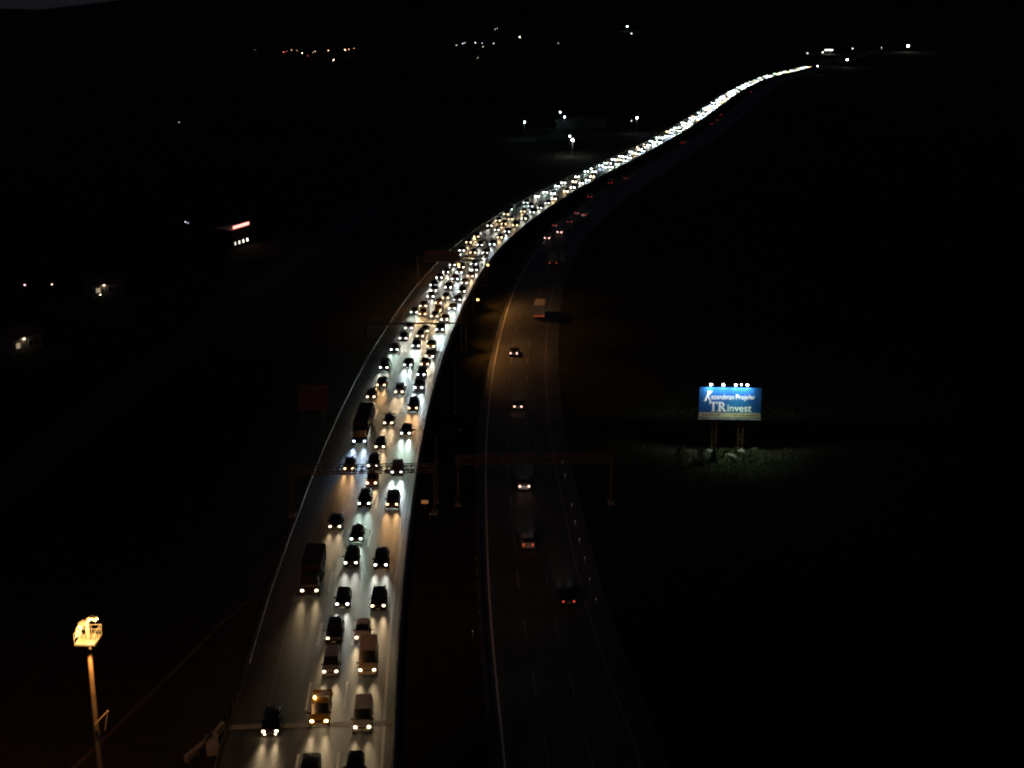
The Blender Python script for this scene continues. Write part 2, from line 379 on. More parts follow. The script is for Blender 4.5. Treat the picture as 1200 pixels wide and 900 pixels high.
TYPES = {  # length, width, height, nose z, ...
 'saloon': dict(L=4.5, W=1.80, H=1.44, head=.66, sp=spec(4.5, 1.80, 1.44, .72, .95, .2, -.95, -1.65, .95, 1.0)),
 'hatchback': dict(L=4.05, W=1.74, H=1.48, head=.68, sp=spec(4.05, 1.74, 1.48, .74, .95, .25, -1.35, -1.85, .96, .95)),
 'suv': dict(L=4.45, W=1.86, H=1.68, head=.82, sp=spec(4.45, 1.86, 1.68, .9, 1.0, .4, -1.65, -2.05, 1.1, 1.08, belt=1.1)),
 'minivan': dict(L=4.4, W=1.83, H=1.82, head=.80, sp=spec(4.4, 1.83, 1.82, .9, 1.3, .65, -1.95, -2.12, 1.08, 1.05, belt=1.08, taper=.2)),
 'van': dict(L=4.7, W=1.88, H=1.98, head=.82, sp=spec(4.7, 1.88, 1.98, .92, 1.5, .85, -2.2, -2.28, 1.12, 1.05, vanside=True, belt=1.12, taper=.17)),
 'large_van': dict(L=5.4, W=2.0, H=2.45, head=.9, sp=spec(5.4, 2.0, 2.45, 1.05, 1.95, 1.25, -2.6, -2.64, 1.3, 1.1, vanside=True, belt=1.3, taper=.16)),
}
PAINTS = {'black': (.012, .012, .014), 'charcoal': (.035, .036, .04), 'navy': (.012, .018, .045), 'grey': (.12, .12, .125), 'silver': (.38, .38, .39),
          'white': (.72, .71, .68), 'cream': (.62, .52, .38), 'red': (.22, .012, .01), 'orange': (.55, .19, .03), 'yellow': (.66, .36, .03), 'brown': (.11, .06, .035)}
def paint(c): return mat('paint_' + c, PAINTS[c], .32, .25 if c not in ('white', 'cream', 'yellow', 'orange') else 0, noise=.12, scale=1.2)
MESH = {}
def cached(key, fn):
    if key not in MESH: MESH[key] = fn()
    return MESH[key]
def part_mesh(name, V, faces, m):
    mb = MB(); used = sorted({i for f in faces for i in f}); mp = {i: k for k, i in enumerate(used)}
    mb.add([V[i] for i in used], [tuple(mp[i] for i in f) for f in faces], m); me = mb.mesh(name, True); return me
def lens_mesh(name, w_, h_, d, m, n=10):
    mb = MB(); vs = []
    for x, k in ((-.03, 1.), (d * .6, .92), (d, .6)):
        for i in range(n):
            t = 2 * math.pi * i / n; vs.append((x, w_ / 2 * k * math.cos(t) * 1.0, h_ / 2 * k * math.sin(t)))
    fs = [(j * n + i, j * n + (i + 1) % n, (j + 1) * n + (i + 1) % n, (j + 1) * n + i) for j in range(2) for i in range(n)] + [tuple(range(2 * n, 3 * n)), tuple(range(n))[::-1]]
    mb.add(vs, fs, m); return mb.mesh(name, True)
def wheel_tyre():
    mb = MB(); mb.tube((0, -.1, 0), (0, .1, 0), .32, .32, M_RUBBER, 16); return mb.mesh('wheel', True)
def rim_mesh():
    mb = MB(); mb.tube((0, -.112, 0), (0, .112, 0), .2, .2, M_RIM, 12); return mb.mesh('rim', True)
def ymir():
    mb = MB(); mb.box((0, 0, 0), (.14, .22, .15), M_TRIM); return mb.mesh('wing_mirror')

# a headlamp's dipped beam: strong just under the horizontal, weaker towards the bumper, hardly any above
BEAMS = {}
def beam_data(tint, power):
    key = (tint, power)
    if key in BEAMS: return BEAMS[key]
    ld = bpy.data.lights.new('headlight_beam', 'SPOT'); ld.energy = power; ld.spot_size = R(70); ld.spot_blend = 1.0; ld.shadow_soft_size = .09
    ld.use_nodes = True; n = ld.node_tree.nodes; l = ld.node_tree.links; em = n['Emission']; em.inputs[0].default_value = (*TINT[tint], 1)
    tc = n.new('ShaderNodeTexCoord'); sx = n.new('ShaderNodeSeparateXYZ'); l.new(tc.outputs['Normal'], sx.inputs[0])
    dn = n.new('ShaderNodeMath'); dn.operation = 'MULTIPLY'; dn.inputs[1].default_value = BSIGN; l.new(sx.outputs[1], dn.inputs[0])   # sine of the angle below the axis
    cut = n.new('ShaderNodeMapRange'); cut.inputs[1].default_value = -.02; cut.inputs[2].default_value = .06; cut.inputs[3].default_value = .012; cut.inputs[4].default_value = 1; l.new(dn.outputs[0], cut.inputs[0])
    mx = n.new('ShaderNodeMath'); mx.operation = 'MAXIMUM'; mx.inputs[1].default_value = 0; l.new(dn.outputs[0], mx.inputs[0])
    ad = n.new('ShaderNodeMath'); ad.operation = 'ADD'; ad.inputs[1].default_value = .035; l.new(mx.outputs[0], ad.inputs[0])
    pw = n.new('ShaderNodeMath'); pw.operation = 'POWER'; pw.inputs[1].default_value = -1.45; l.new(ad.outputs[0], pw.inputs[0])
    ml = n.new('ShaderNodeMath'); ml.operation = 'MULTIPLY'; l.new(pw.outputs[0], ml.inputs[0]); l.new(cut.outputs[0], ml.inputs[1])
    x2 = n.new('ShaderNodeMath'); x2.operation = 'MULTIPLY'; l.new(sx.outputs[0], x2.inputs[0]); l.new(sx.outputs[0], x2.inputs[1])
    xs = n.new('ShaderNodeMath'); xs.operation = 'MULTIPLY'; xs.inputs[1].default_value = -1 / .15 ** 2; l.new(x2.outputs[0], xs.inputs[0])
    ex = n.new('ShaderNodeMath'); ex.operation = 'EXPONENT'; l.new(xs.outputs[0], ex.inputs[0])
    m2 = n.new('ShaderNodeMath'); m2.operation = 'MULTIPLY'; l.new(ml.outputs[0], m2.inputs[0]); l.new(ex.outputs[0], m2.inputs[1])
    sc = n.new('ShaderNodeMath'); sc.operation = 'MULTIPLY'; sc.inputs[1].default_value = .05; l.new(m2.outputs[0], sc.inputs[0])
    l.new(sc.outputs[0], em.inputs[1]); BEAMS[key] = ld; return ld
BSIGN = -1.0
def beam(root, x, y, z, tint, power):
    o = bpy.data.objects.new('headlight_beam', beam_data(tint, power)); COL.objects.link(o); o.parent = root; o.location = (x, y, z)
    o.rotation_euler = (R(90), 0, R(-90))    # lamp's -Z forward (+X of the car), +Y up
    return o

OCC = []     # (front point, length, width) of what is already placed
def vehicle(kind, col, tint, loc, rz, label, group, lod=0, gain=1., name=None, cat='car', one_lamp=False, tail=M_TAILOFF, fog=False, lamps_on=True, away=False):
    T = TYPES[kind]; L, W, hz = T['L'], T['W'], T['head']; P = paint(col); V, parts = cached(('loft', kind), lambda: loft(*T['sp']))
    root = tag(empty(name or kind + '_car', loc, rz), label, cat, group)
    link('body', cached((kind, col, 'body'), lambda: part_mesh('body', V, parts['body'], P)), root)
    for nm, key in (('windscreen', 'windscreen'), ('side_window', 'left'), ('side_window', 'right'), ('rear_window', 'rear')):
        if parts[key]: link(nm, cached((kind, key), lambda: part_mesh(nm, V, parts[key], M_GLASS)), root)
    yl = W / 2 - .27; hm = cached('dead_headlight', lambda: lens_mesh('headlight', .30, .18, .09, mat('dead_lens', (.3, .3, .3), .2))) if away else cached(('headlight', tint), lambda: lens_mesh('headlight', .30, .18, .09, MATS['headlamp_' + tint]))
    off = cached('dead_headlight', lambda: lens_mesh('headlight', .36, .22, .09, mat('dead_lens', (.3, .3, .3), .2)))
    for sg in (-1, 1):
        o = link('headlight', off if (one_lamp and sg == 1) or not lamps_on else hm, root, (L / 2 - .02, sg * yl, hz))
        if one_lamp and sg == 1: o['label'] = 'unlit headlight'
        elif lamps_on and lod == 0: beam(root, L / 2 + .09, sg * yl, hz - .02, tint, BEAM * gain)
    if lamps_on and lod == 1: beam(root, L / 2 + .09, 0, hz - .02, tint, BEAM * gain * 1.5)
    tm = cached(('tail', tail.name), lambda: lens_mesh('tail_light', .26, .24, .05, tail))
    for sg in (-1, 1):
        o = link('tail_light', tm, root, (-L / 2 + .03, sg * (W / 2 - .27), .78)); o.rotation_euler = (0, 0, math.pi)
    if lod == 0:
        gm = MB(); gm.box((0, 0, 0), (.06, W - 1.0, .16), M_TRIM); link('grille', cached(('grille', kind), lambda: gm.mesh('grille')), root, (L / 2 + .0, 0, hz - .06))
        pm = MB(); pm.box((0, 0, 0), (.02, .5, .12), M_PLATE); link('number_plate', cached('plate', lambda: pm.mesh('number_plate')), root, (L / 2 + .035, 0, .42))
        link('number_plate', MESH['plate'], root, (-L / 2 - .012, 0, .62))
        for sx in (L / 2 - .82, -L / 2 + .8):
            for sg in (-1, 1):
                wo = link('wheel', cached('wheel', wheel_tyre), root, (sx, sg * (W / 2 - .1), .32)); link('rim', cached('rim', rim_mesh), wo)
        for sg in (-1, 1): link('wing_mirror', cached('mirror', ymir), root, (T['sp'][0][3][0] - .12, sg * (W / 2 + .09), T['sp'][0][3][4] + .1))
        if fog:
            fm = lens_mesh('fog_lamp', .2, .14, .05, MATS['headlamp_' + tint])
            for sg in (-1, 1): link('fog_lamp', fm, root, (L / 2 - .01, sg * (yl - .1), .36))
    OCC.append((root.name, Vector(loc), rz, L, W)); return root
def far_mesh(kind, col, tint):
    def mk():
        T = TYPES[kind]; V, parts = cached(('loft', kind), lambda: loft(*T['sp'])); mb = MB(); b = len(mb.v)
        for k, fs in parts.items():
            used = sorted({i for f in fs for i in f}); mp = {i: q for q, i in enumerate(used)}
            if fs: mb.add([V[i] for i in used], [tuple(mp[i] for i in f) for f in fs], paint(col) if k == 'body' else M_GLASS)
        for sg in (-1, 1):
            mb.box((T['L'] / 2 + .02, sg * (T['W'] / 2 - .27), T['head']), (.08, .40, .26), MATS['far_headlamp_' + tint])
        return mb.mesh('distant_car')
    return cached(('far', kind, col, tint), mk)

def box_lorry(tint, loc, rz, label, group, boxcol, cabcol, Lb=6.2, Hb=3.3, tail=M_TAILOFF, gain=1., lod0=True, name='lorry', marker=False):
    """cab-over lorry with a cargo box; front at +X"""
    L = Lb + 2.1; root = tag(empty(name, loc, rz), label, 'lorry', group); f = L / 2; P = paint(cabcol)
    st = [(f, .55, .95, 1.0, 1.35, .98, 1.42), (f - .06, .5, 1.05, 1.1, 1.38, 1.05, 1.5), (f - .28, .5, 1.12, 1.14, 1.4, 1.02, 2.55), (f - .9, .5, 1.14, 1.14, 1.4, 1.04, 2.68),
          (f - 1.0, .5, 1.14, 1.14, 1.4, 1.04, 2.68), (f - 1.85, .5, 1.12, 1.12, 1.4, 1.02, 2.66)]
    V, pt = loft(st, ['t', 'w', 's', 't', 't'])
    link('cab', part_mesh('cab', V, pt['body'], P), root)
    link('windscreen', part_mesh('windscreen', V, pt['windscreen'], M_GLASS), root)
    for k in ('left', 'right'): link('side_window', part_mesh('side_window', V, pt[k], M_GLASS), root)
    mb = MB(); mb.box((0, 0, .85), (L - .3, .9, .24), M_DARKSTEEL); mb.build('chassis', root)
    bx = -L / 2 + Lb / 2; mb = MB(); mb.box((bx, 0, 1.05 + (Hb - 1.05) / 2), (Lb, 2.44, Hb - 1.05), boxcol)
    me = mb.mesh('cargo_box'); bm = bmesh.new(); bm.from_mesh(me); bmesh.ops.bevel(bm, geom=bm.edges[:], offset=.06, segments=2, affect='EDGES'); bm.to_mesh(me); bm.free()
    link('cargo_box', me, root)
    rb = MB()
    for i in range(7):
        x = bx - Lb / 2 + .3 + i * (Lb - .6) / 6
        for sg in (-1, 1): rb.box((x, sg * 1.232, 1.05 + (Hb - 1.05) / 2), (.06, .03, Hb - 1.3), boxcol)
        rb.box((x, 0, Hb + .012), (.06, 2.3, .03), boxcol)
    rb.build('box_ribs', root)
    hm = lens_mesh('headlight', .36, .24, .09, MATS['headlamp_' + tint])
    for sg in (-1, 1):
        link('headlight', hm, root, (f - .02, sg * .86, .82)); beam(root, f + .1, sg * .86, .8, tint, BEAM * gain)
    tm = lens_mesh('tail_light', .34, .18, .05, tail)
    for sg in (-1, 1):
        o = link('tail_light', tm, root, (-L / 2 - .02, sg * .95, .95)); o.rotation_euler = (0, 0, math.pi)
        if marker: o = link('tail_light', tm, root, (-L / 2 - .02, sg * .4, .95)); o.rotation_euler = (0, 0, math.pi)
    wm = MB(); wm.tube((0, -.15, 0), (0, .15, 0), .48, .48, M_RUBBER, 16); wm = wm.mesh('wheel', True)
    for x in (f - 1.1, -L / 2 + 1.3, -L / 2 + 2.4):
        for sg in (-1, 1): link('wheel', wm, root, (x, sg * 1.02, .48))
    for sg in (-1, 1): link('wing_mirror', cached('mirror', ymir), root, (f - .2, sg * 1.3, 1.9))
    OCC.append((root.name, Vector(loc), rz, L, 2.44)); return root

def works_truck(tint, loc, rz, label, group):
    """yellow double-cab pick-up lorry with an open bed, beacon and load"""
    L, W = 5.6, 2.0; f = L / 2; root = tag(empty('works_truck', loc, rz), label, 'truck', group); P = paint('yellow')
    st = [(f, .5, .8, .82, .92, .7, 1.0), (f - .07, .42, .94, .95, 1.0, .82, 1.08), (f - .5, .42, 1, 1, 1.12, .88, 1.2), (f - .75, .42, 1, 1, 1.18, .88, 1.25),
          (f - 1.3, .42, 1, 1, 1.2, .82, 2.1), (f - 2.0, .42, 1, 1, 1.2, .84, 2.16), (f - 2.1, .42, 1, 1, 1.2, .84, 2.16), (f - 2.75, .42, 1, 1, 1.2, .84, 2.12), (f - 2.85, .5, .98, .98, 1.2, .84, 2.08)]
    V, pt = loft(st, ['t', 't', 't', 'w', 's', 't', 's', 't'])
    link('cab', part_mesh('cab', V, pt['body'], P), root); link('windscreen', part_mesh('windscreen', V, pt['windscreen'], M_GLASS), root)
    for k in ('left', 'right'): link('side_window', part_mesh('side_window', V, pt[k], M_GLASS), root)
    mb = MB(); bx = -1.42; mb.box((bx, 0, .78), (2.72, 2.0, .12), P); bed = mb.build('load_bed', root)
    for sg in (-1, 1):
        mb = MB(); mb.box((bx, sg * .98, 1.08), (2.72, .05, .48), P); mb.build('side_board', root)
    mb = MB(); mb.box((-L / 2 + .02, 0, 1.08), (.05, 1.9, .48), P); mb.build('tailgate', root)
    mb = MB()
    for sg in (-1, 1): mb.tube((-.1, sg * .9, 1.2), (-.1, sg * .9, 2.3), .035, .035, M_ZINC)
    mb.tube((-.1, -.9, 2.3), (-.1, .9, 2.3), .035, .035, M_ZINC); mb.tube((-.1, -.9, 1.8), (-.1, .9, 1.8), .03, .03, M_ZINC); mb.build('ladder_rack', root)
    mb = MB(); mb.tube((f - 2.3, -.55, 2.12), (f - 2.3, -.55, 2.34), .11, .08, mat('beacon', (.8, .4, .05), .3, emit=2.5, ecol=(1, .5, .12)), 10); mb.build('beacon', root)
    mb = MB(); rn = random.Random(5)
    for i in range(5): mb.box((-2.3 + i * .45, rn.uniform(-.5, .5), 1.1 + rn.uniform(0, .12)), (.4, .7, .55), mat('load_white', (.7, .68, .64), .8), Matrix.Rotation(rn.uniform(-.3, .3), 3, 'Z'))
    tag(mb.build('load_sacks', root), 'pale sacks lit from behind')
    hm = lens_mesh('headlight', .36, .24, .09, MATS['headlamp_' + tint])
    for sg in (-1, 1):
        link('headlight', hm, root, (f - .02, sg * .7, .85)); beam(root, f + .1, sg * .7, .83, tint, BEAM * .9)
        o = link('tail_light', MESH.get(('tail', 'tail_lens')) or lens_mesh('tail_light', .26, .24, .05, M_TAILOFF), root, (-L / 2, sg * .8, .8)); o.rotation_euler = (0, 0, math.pi)
    gm = MB(); gm.box((f + .0, 0, .82), (.06, .9, .18), M_TRIM); gm.build('grille', root)
    pm = MB(); pm.box((f + .03, 0, .56), (.02, .5, .12), M_PLATE); pm.build('number_plate', root)
    for sx in (f - .85, -L / 2 + 1.1):
        for sg in (-1, 1):
            wo = link('wheel', cached('wheel', wheel_tyre), root, (sx, sg * .88, .34)); link('rim', cached('rim', rim_mesh), wo)
    for sg in (-1, 1): link('wing_mirror', cached('mirror', ymir), root, (f - .85, sg * 1.1, 1.35))
    OCC.append((root.name, Vector(loc), rz, L, W)); return root

# --- the jam, read off the photograph: (px, py of the headlights' midpoint, type, paint, tint, gain)
JAM = [
 (415,911,'hatchback','black','w',1), (361,916,'saloon','charcoal','w',1), (316.3,857,'saloon','black','w',.8), (424.3,852,'van','white','w',.8),
 (430.3,785,'large_van','cream','w',1), (387,787,'minivan','silver','w',1), (424,747,'hatchback','white','w',1), (391,748,'suv','black','w',1),
 (401,708,'hatchback','black','n',1.0), (443,710,'suv','black','w',1.1), (446,662,'suv','black','n',1), (411,659.5,'suv','black','n',1.2),
 (417.3,631.5,'hatchback','black','g',1.4), (392.4,617,'saloon','charcoal','w',.6), (426.5,590,'suv','black','g',1.2), (459.3,591,'suv','brown','h',1.0),
 (435.2,566,'hatchback','orange','w',.8), (464.8,553.6,'suv','brown','c',2.2), (408.5,549,'hatchback','black','h',.7), (436.7,546,'suv','charcoal','n',1.2),
 (445,523.5,'hatchback','charcoal','w',.9), (475,507.7,'saloon','brown','g',1.5), (455,495.5,'hatchback','charcoal','w',.8),
 (430.4,483.3,'saloon','black','n',.8), (483.7,478.2,'minivan','brown','h',1.3), (434.4,465,'hatchback','black','w',.9), (467.5,459.2,'hatchback','white','w',.8),
 (490.3,454,'minivan','white','c',2.0), (446.4,451.2,'saloon','grey','h',1), (493.3,439,'hatchback','charcoal','c',1.2), (449.6,430.7,'minivan','black','n',.9),
 (477.7,427.6,'saloon','black','c',1.2), (497.5,426.8,'saloon','orange','w',1), (503.3,417.7,'saloon','orange','n',1), (462,409.7,'hatchback','navy','g',1),
 (504.6,405.8,'saloon','yellow','w',1), (487,405.3,'hatchback','navy','g',1.9), (472.3,396.5,'saloon','black','n',1), (492,394,'hatchback','black','w',.9),
 (497.5,388,'saloon','charcoal','w',.9), (515,386.3,'minivan','grey','c',1.8), (478.8,384.5,'saloon','black','n',1), (520.7,374.6,'hatchback','grey','n',1.2),
 (509,370.7,'saloon','black','w',1), (495,368,'hatchback','brown','h',1.2), (485,366,'saloon','black','g',.8), (513,363.8,'saloon','brown','h',1), (529.6,361.5,'hatchback','grey','g',1.4),
 (495.7,358.6,'saloon','black','w',1), (513.5,355,'hatchback','brown','w',1), (535.8,351.4,'saloon','charcoal','c',1.3), (504.3,347.5,'saloon','black','n',1), (522,349,'hatchback','charcoal','w',1),
 (541,341.7,'suv','charcoal','n',1.2), (508,340.6,'hatchback','black','n',1), (525,336.7,'suv','charcoal','n',1.2), (507.5,334,'saloon','black','n',1), (544,331.7,'saloon','grey','n',1),
 (533,327,'suv','charcoal','c',1.3), (514.5,325.5,'saloon','black','n',1), (551,323.7,'hatchback','grey','w',1), (538,319.3,'saloon','grey','c',1.2), (522.3,319,'saloon','black','n',1),
 (556,316.5,'saloon','charcoal','n',1), (540.5,313,'hatchback','charcoal','w',1), (555,309.5,'suv','black','c',1), (530,310.5,'saloon','black','n',1)]
SPECIAL = {
 (415,911): 'dark hatchback whose roof alone shows at the bottom edge, right lane',
 (361,916): 'dark saloon half cut off by the bottom edge, middle lane',
 (316.3,857): 'black saloon with four lit front lamps, alone in left lane by the pale joint',
 (424.3,852): 'small white panel van crossing the pale road joint in the right lane',
 (430.3,785): 'tall cream delivery van with long roof, right lane behind the small white van',
 (387,787): 'silver people carrier right behind the yellow works truck',
 (424,747): 'white nosed hatchback with dark roof, directly behind the tall cream van',
 (391,748): 'black estate car with only one headlight lit, behind the silver people carrier',
 (392.4,617): 'dark saloon with dim lamps in the left lane, behind the long dark lorry',
 (464.8,553.6): 'brown car passing under the lattice gantry with brilliant white beam, right lane',
 (435.2,566): 'orange hatchback just emerging below the lattice gantry, middle lane',
 (459.3,591): 'brown car with amber beam and bright plate, right lane just below the gantry',
 (467.5,459.2): 'small white hatchback with wide glowing front, middle lane',
 (504.6,405.8): 'yellow saloon with lamps on, right lane, furthest of three orange tinted cars',
 (503.3,417.7): 'orange saloon between the yellow saloon and another orange saloon',
 (497.5,426.8): 'orange saloon nearest the camera of the three orange tinted cars',
 (490.3,454): 'white people carrier throwing an icy white patch on the right lane',
}
ORD = 'first second third fourth fifth sixth seventh eighth ninth tenth eleventh twelfth thirteenth fourteenth fifteenth sixteenth seventeenth eighteenth nineteenth twentieth twenty-first twenty-second twenty-third twenty-fourth twenty-fifth twenty-sixth twenty-seventh'.split()
LT = {'w': 'warm white', 'h': 'amber', 'n': 'white', 'c': 'icy white', 'b': 'bluish', 'g': 'greenish white'}
CT = {'black': 'black', 'charcoal': 'charcoal', 'navy': 'navy', 'grey': 'grey', 'silver': 'silver', 'white': 'white', 'cream': 'cream', 'red': 'red', 'orange': 'orange', 'yellow': 'yellow', 'brown': 'brown'}
KT = {'suv': 'tall car', 'saloon': 'saloon', 'hatchback': 'hatchback', 'minivan': 'people carrier', 'van': 'van', 'large_van': 'van'}
GJ = 'vehicles in the oncoming traffic jam'
def lane_of(off): return 'right' if off > -4.15 else 'middle' if off > -8.0 else 'left'
def place_front(px, py, hz, L):
    p = at(px, py, hz); p.z = 0; s, off = locate(p); _, h = road(s, 0); h += math.pi
    return p - Vector((math.cos(h), math.sin(h), 0)) * (L / 2), h, s, off
cnt = {'left': 0, 'middle': 0, 'right': 0}; LANES = {'left': [], 'middle': [], 'right': []}
# two special lorries and the works truck take part in the lane counts
p, h, s, off = place_front(362.5, 692, .82, 9.3); LANES['left'].append(s)
box_lorry('w', p, h, 'long dark box lorry with widely spaced lamps on the left side of the road', GJ, mat('dark_tarpaulin', (.022, .012, .01), .6, noise=.2), 'charcoal', 7.2, 3.2, gain=.5)
p, h, s, off = place_front(421, 517, .82, 13.5); LANES['left'].append(s)
box_lorry('b', p, h, 'very long black lorry throwing a blue beam in the left lane above the gantry', GJ, mat('black_tarpaulin', (.012, .012, .014), .5, noise=.2), 'black', 11.4, 3.4, gain=1.9)
p, h, s, off = place_front(373.8, 845, .85, 5.6)
works_truck('w', p, h, 'yellow works truck with amber beacon and pale load, middle lane at the joint', GJ)
lod_of = lambda py: 0 if py > 312 else 1
nearset = []
for (px, py, kind, col, tint, gain) in sorted(JAM, key=lambda j: -j[1]):
    T = TYPES[kind]; p, h, s, off = place_front(px, py, T['head'], T['L']); ln = lane_of(off); cnt[ln] += 1
    lab = SPECIAL.get((px, py)) or f"{CT[col]} {KT[kind]} with {LT[tint]} headlights, {ORD[cnt[ln] - 1]} car up the {ln} lane of the jam"
    van = kind in ('van', 'large_van')
    vehicle(kind, col, tint, p, h, lab, GJ, 0, gain, one_lamp=(px == 391), fog=(px == 316.3),
            name={'van': 'panel_van', 'large_van': 'delivery_van', 'minivan': 'people_carrier'}.get(kind), cat='van' if van else 'car')
    nearset.append((s, off))
# --- the far queue: lanes filled nose to tail round the bend
rnd = random.Random(11)
far_small, mass = [], MB()
s_start, s_mid, s_ind, s_end = s_of_y(at(556, 303)[1]), s_of_y(at(640, 236)[1]), s_of_y(1120), s_of_y(1625)
n_ind = 0; lights_far = 0
for lane in (-2.1, -6.0, -9.6, -13.2):
    s = s_start + rnd.uniform(2, 12)
    while s < s_end:
        if lane < -12 and (rnd.random() < .75 or s < s_start + 40 or s > s_mid): s += rnd.uniform(18, 60); continue
        off = lane * float(np.interp(s, [s_mid, s_mid + 160], [1, .74])) + rnd.uniform(-.3, .3); p, h = road(s, max(off, RAIL(s) + 1.1)); h += math.pi
        y = p.y; kind = rnd.choice(['saloon', 'hatchback', 'hatchback', 'suv', 'minivan', 'van']); col = rnd.choice(['black', 'charcoal', 'grey', 'silver', 'black', 'navy', 'charcoal', 'brown'])
        q = (s - s_start) / (s_mid - s_start)
        tint = rnd.choice('wwhnnc' if q < .5 else 'wwhnncg' if q < 1.3 else 'wnccggncwb')
        loc = Vector((p.x, p.y, 0))
        if s < s_mid:
            vehicle(kind, col, tint, loc, h, f"tiny oncoming {'van' if kind == 'van' else 'car'} with {LT[tint]} headlights in the packed bend beyond the brown sign gantry", GJ, 1, rnd.uniform(.7, 1.5),
                    name='panel_van' if kind == 'van' else 'people_carrier' if kind == 'minivan' else None, cat='van' if kind == 'van' else 'car')
            n_ind += 1
        elif s < s_ind:
            o = tag(link('distant_car', far_mesh(kind, col, tint), None, loc), 'distant oncoming car seen only as paired headlights in the solid white stretch of the jam', 'car', 'distant cars in the white stretch of the jam')
            o.rotation_euler = (0, 0, h); n_ind += 1
            beam(o, TYPES[kind]['L'] / 2 + .12, 0, .68, tint, BEAM * 1.2 * rnd.uniform(.6, 1.5))
        else:
            me = far_mesh(kind, col, tint); mw = Matrix.Translation(loc) @ Matrix.Rotation(h, 4, 'Z'); b = [mw @ v.co for v in me.vertices]
            for pol in me.polygons: pass
            base = len(mass.v); mass.v += [tuple(v) for v in b]; ids = [mass.mi(m) for m in me.materials]
            for pol in me.polygons: mass.f.append(tuple(base + i for i in pol.vertices)); mass.m.append(ids[pol.material_index])
        s += rnd.choice([9, 10, 11, 12, 13, 15, 18, 24, 30]) * (1.2 if lane > -12 else 2)
tag(mass.build('far_traffic'), 'far end of the jam merging into one thin white thread of headlights', 'traffic', kind='stuff')
print('individual jam vehicles', n_ind + len(JAM) + 3)

# --- the quiet carriageway: vehicles driving away (px, py of the tail lamps' midpoint)
GQ = 'vehicles driving away on the quiet carriageway'
AWAY = [
 (666.5,705,'saloon','black',M_TAIL,'black saloon with two faint red tail lights by the right edge line'),
 (619,638.5,'hatchback','white',M_TAIL,'white hatchback with red tail lights alone in the centre of the quiet carriageway'),
 (614.5,570,'suv','silver',M_TAILW,'silver car with pale tail lights just below the gantry over quiet lanes'),
 (607,476.5,'hatchback','grey',M_TAILW,'grey hatchback with warm tail lights in the orange lit stretch of quiet lanes'),
 (602,414,'saloon','black',M_TAILW,'black saloon in the orange lit stretch, directly left below the white box lorry')]
for (px, py, kind, col, tm, lab) in AWAY:
    T = TYPES[kind]; p = at(px, py, .78); p.z = 0; s, off = locate(p); _, h = road(s, 0)
    vehicle(kind, col, 'n', p + Vector((math.cos(h), math.sin(h), 0)) * T['L'] / 2, h, lab, GQ, 0, .14, tail=tm, away=True)
def away_pos(px, py, L, z=.9):
    p = at(px, py, z); p.z = 0; s, off = locate(p); _, h = road(s, 0); return p + Vector((math.cos(h), math.sin(h), 0)) * L / 2, h
p, h = away_pos(632, 370.7, 9.3)
box_lorry('n', p, h, 'white box lorry with a row of red tail lights on the quiet carriageway', GQ, mat('white_box', (.55, .53, .5), .6, noise=.1), 'white', 7.2, 3.4, tail=M_TAIL, gain=.3, marker=True)
p, h = away_pos(648, 308.5, 8.8)
box_lorry('n', p, h, 'dim grey box lorry further up the quiet carriageway beyond the white box lorry', GQ, mat('grey_box', (.3, .28, .26), .6, noise=.1), 'grey', 6.7, 3.4, tail=M_TAIL, gain=.2)
M_TAILF = mat('far_tail_lamp', (.5, .02, .02), .3, emit=.1, ecol=(1, .03, .03)); M_TAILFW = mat('far_tail_pale', (.7, .5, .5), .3, emit=.8, ecol=(1, .5, .45))
for i, (px, py, t, lab) in enumerate([
 (641,279,'w','small car with pale lamps just beyond the dim grey box lorry'), (655.5,272,'w','small car with a bright pinkish tail, below another red lamped car'),
 (650,264,'r','small car with deep red tail lights at the start of the far bend'), (667.5,260,'g','pale van without red lamps between two red lamped cars'),
 (676,249.5,'r','left car of a close red lamped pair in the far bend'), (684,251.5,'r','right car of a close red lamped pair in the far bend'),
 (691,230.5,'r','red lamped car alone above the close pair'), (715,214.5,'r','brightest red lamped car far up the quiet carriageway'), (733,209,'g','faint pinkish car beyond the brightest red lamped one'),
 (800,167,'r','lone red lamped car below the thin white thread of traffic'), (834,145,'r','nearest of three very distant red lamped cars under the white thread'),
 (840,141,'g','middle of three very distant red lamped cars under the white thread'), (845,134.5,'r','furthest of three very distant red lamped cars under the white thread'), (880,107.5,'r','last visible red lamped car below the thread\'s end')]):
    kind = ['saloon', 'hatchback', 'suv', 'van'][i % 4]; p, h = away_pos(px, py, TYPES[kind]['L'], .78)
    vehicle(kind, ['grey', 'white', 'silver', 'charcoal'][i % 4], 'n', p, h, lab, GQ, 1, .15, away=True, tail={'r': M_TAILF, 'w': M_TAILFW, 'g': M_TAIL}[t], name='distant_car', cat='van' if kind == 'van' else 'car')

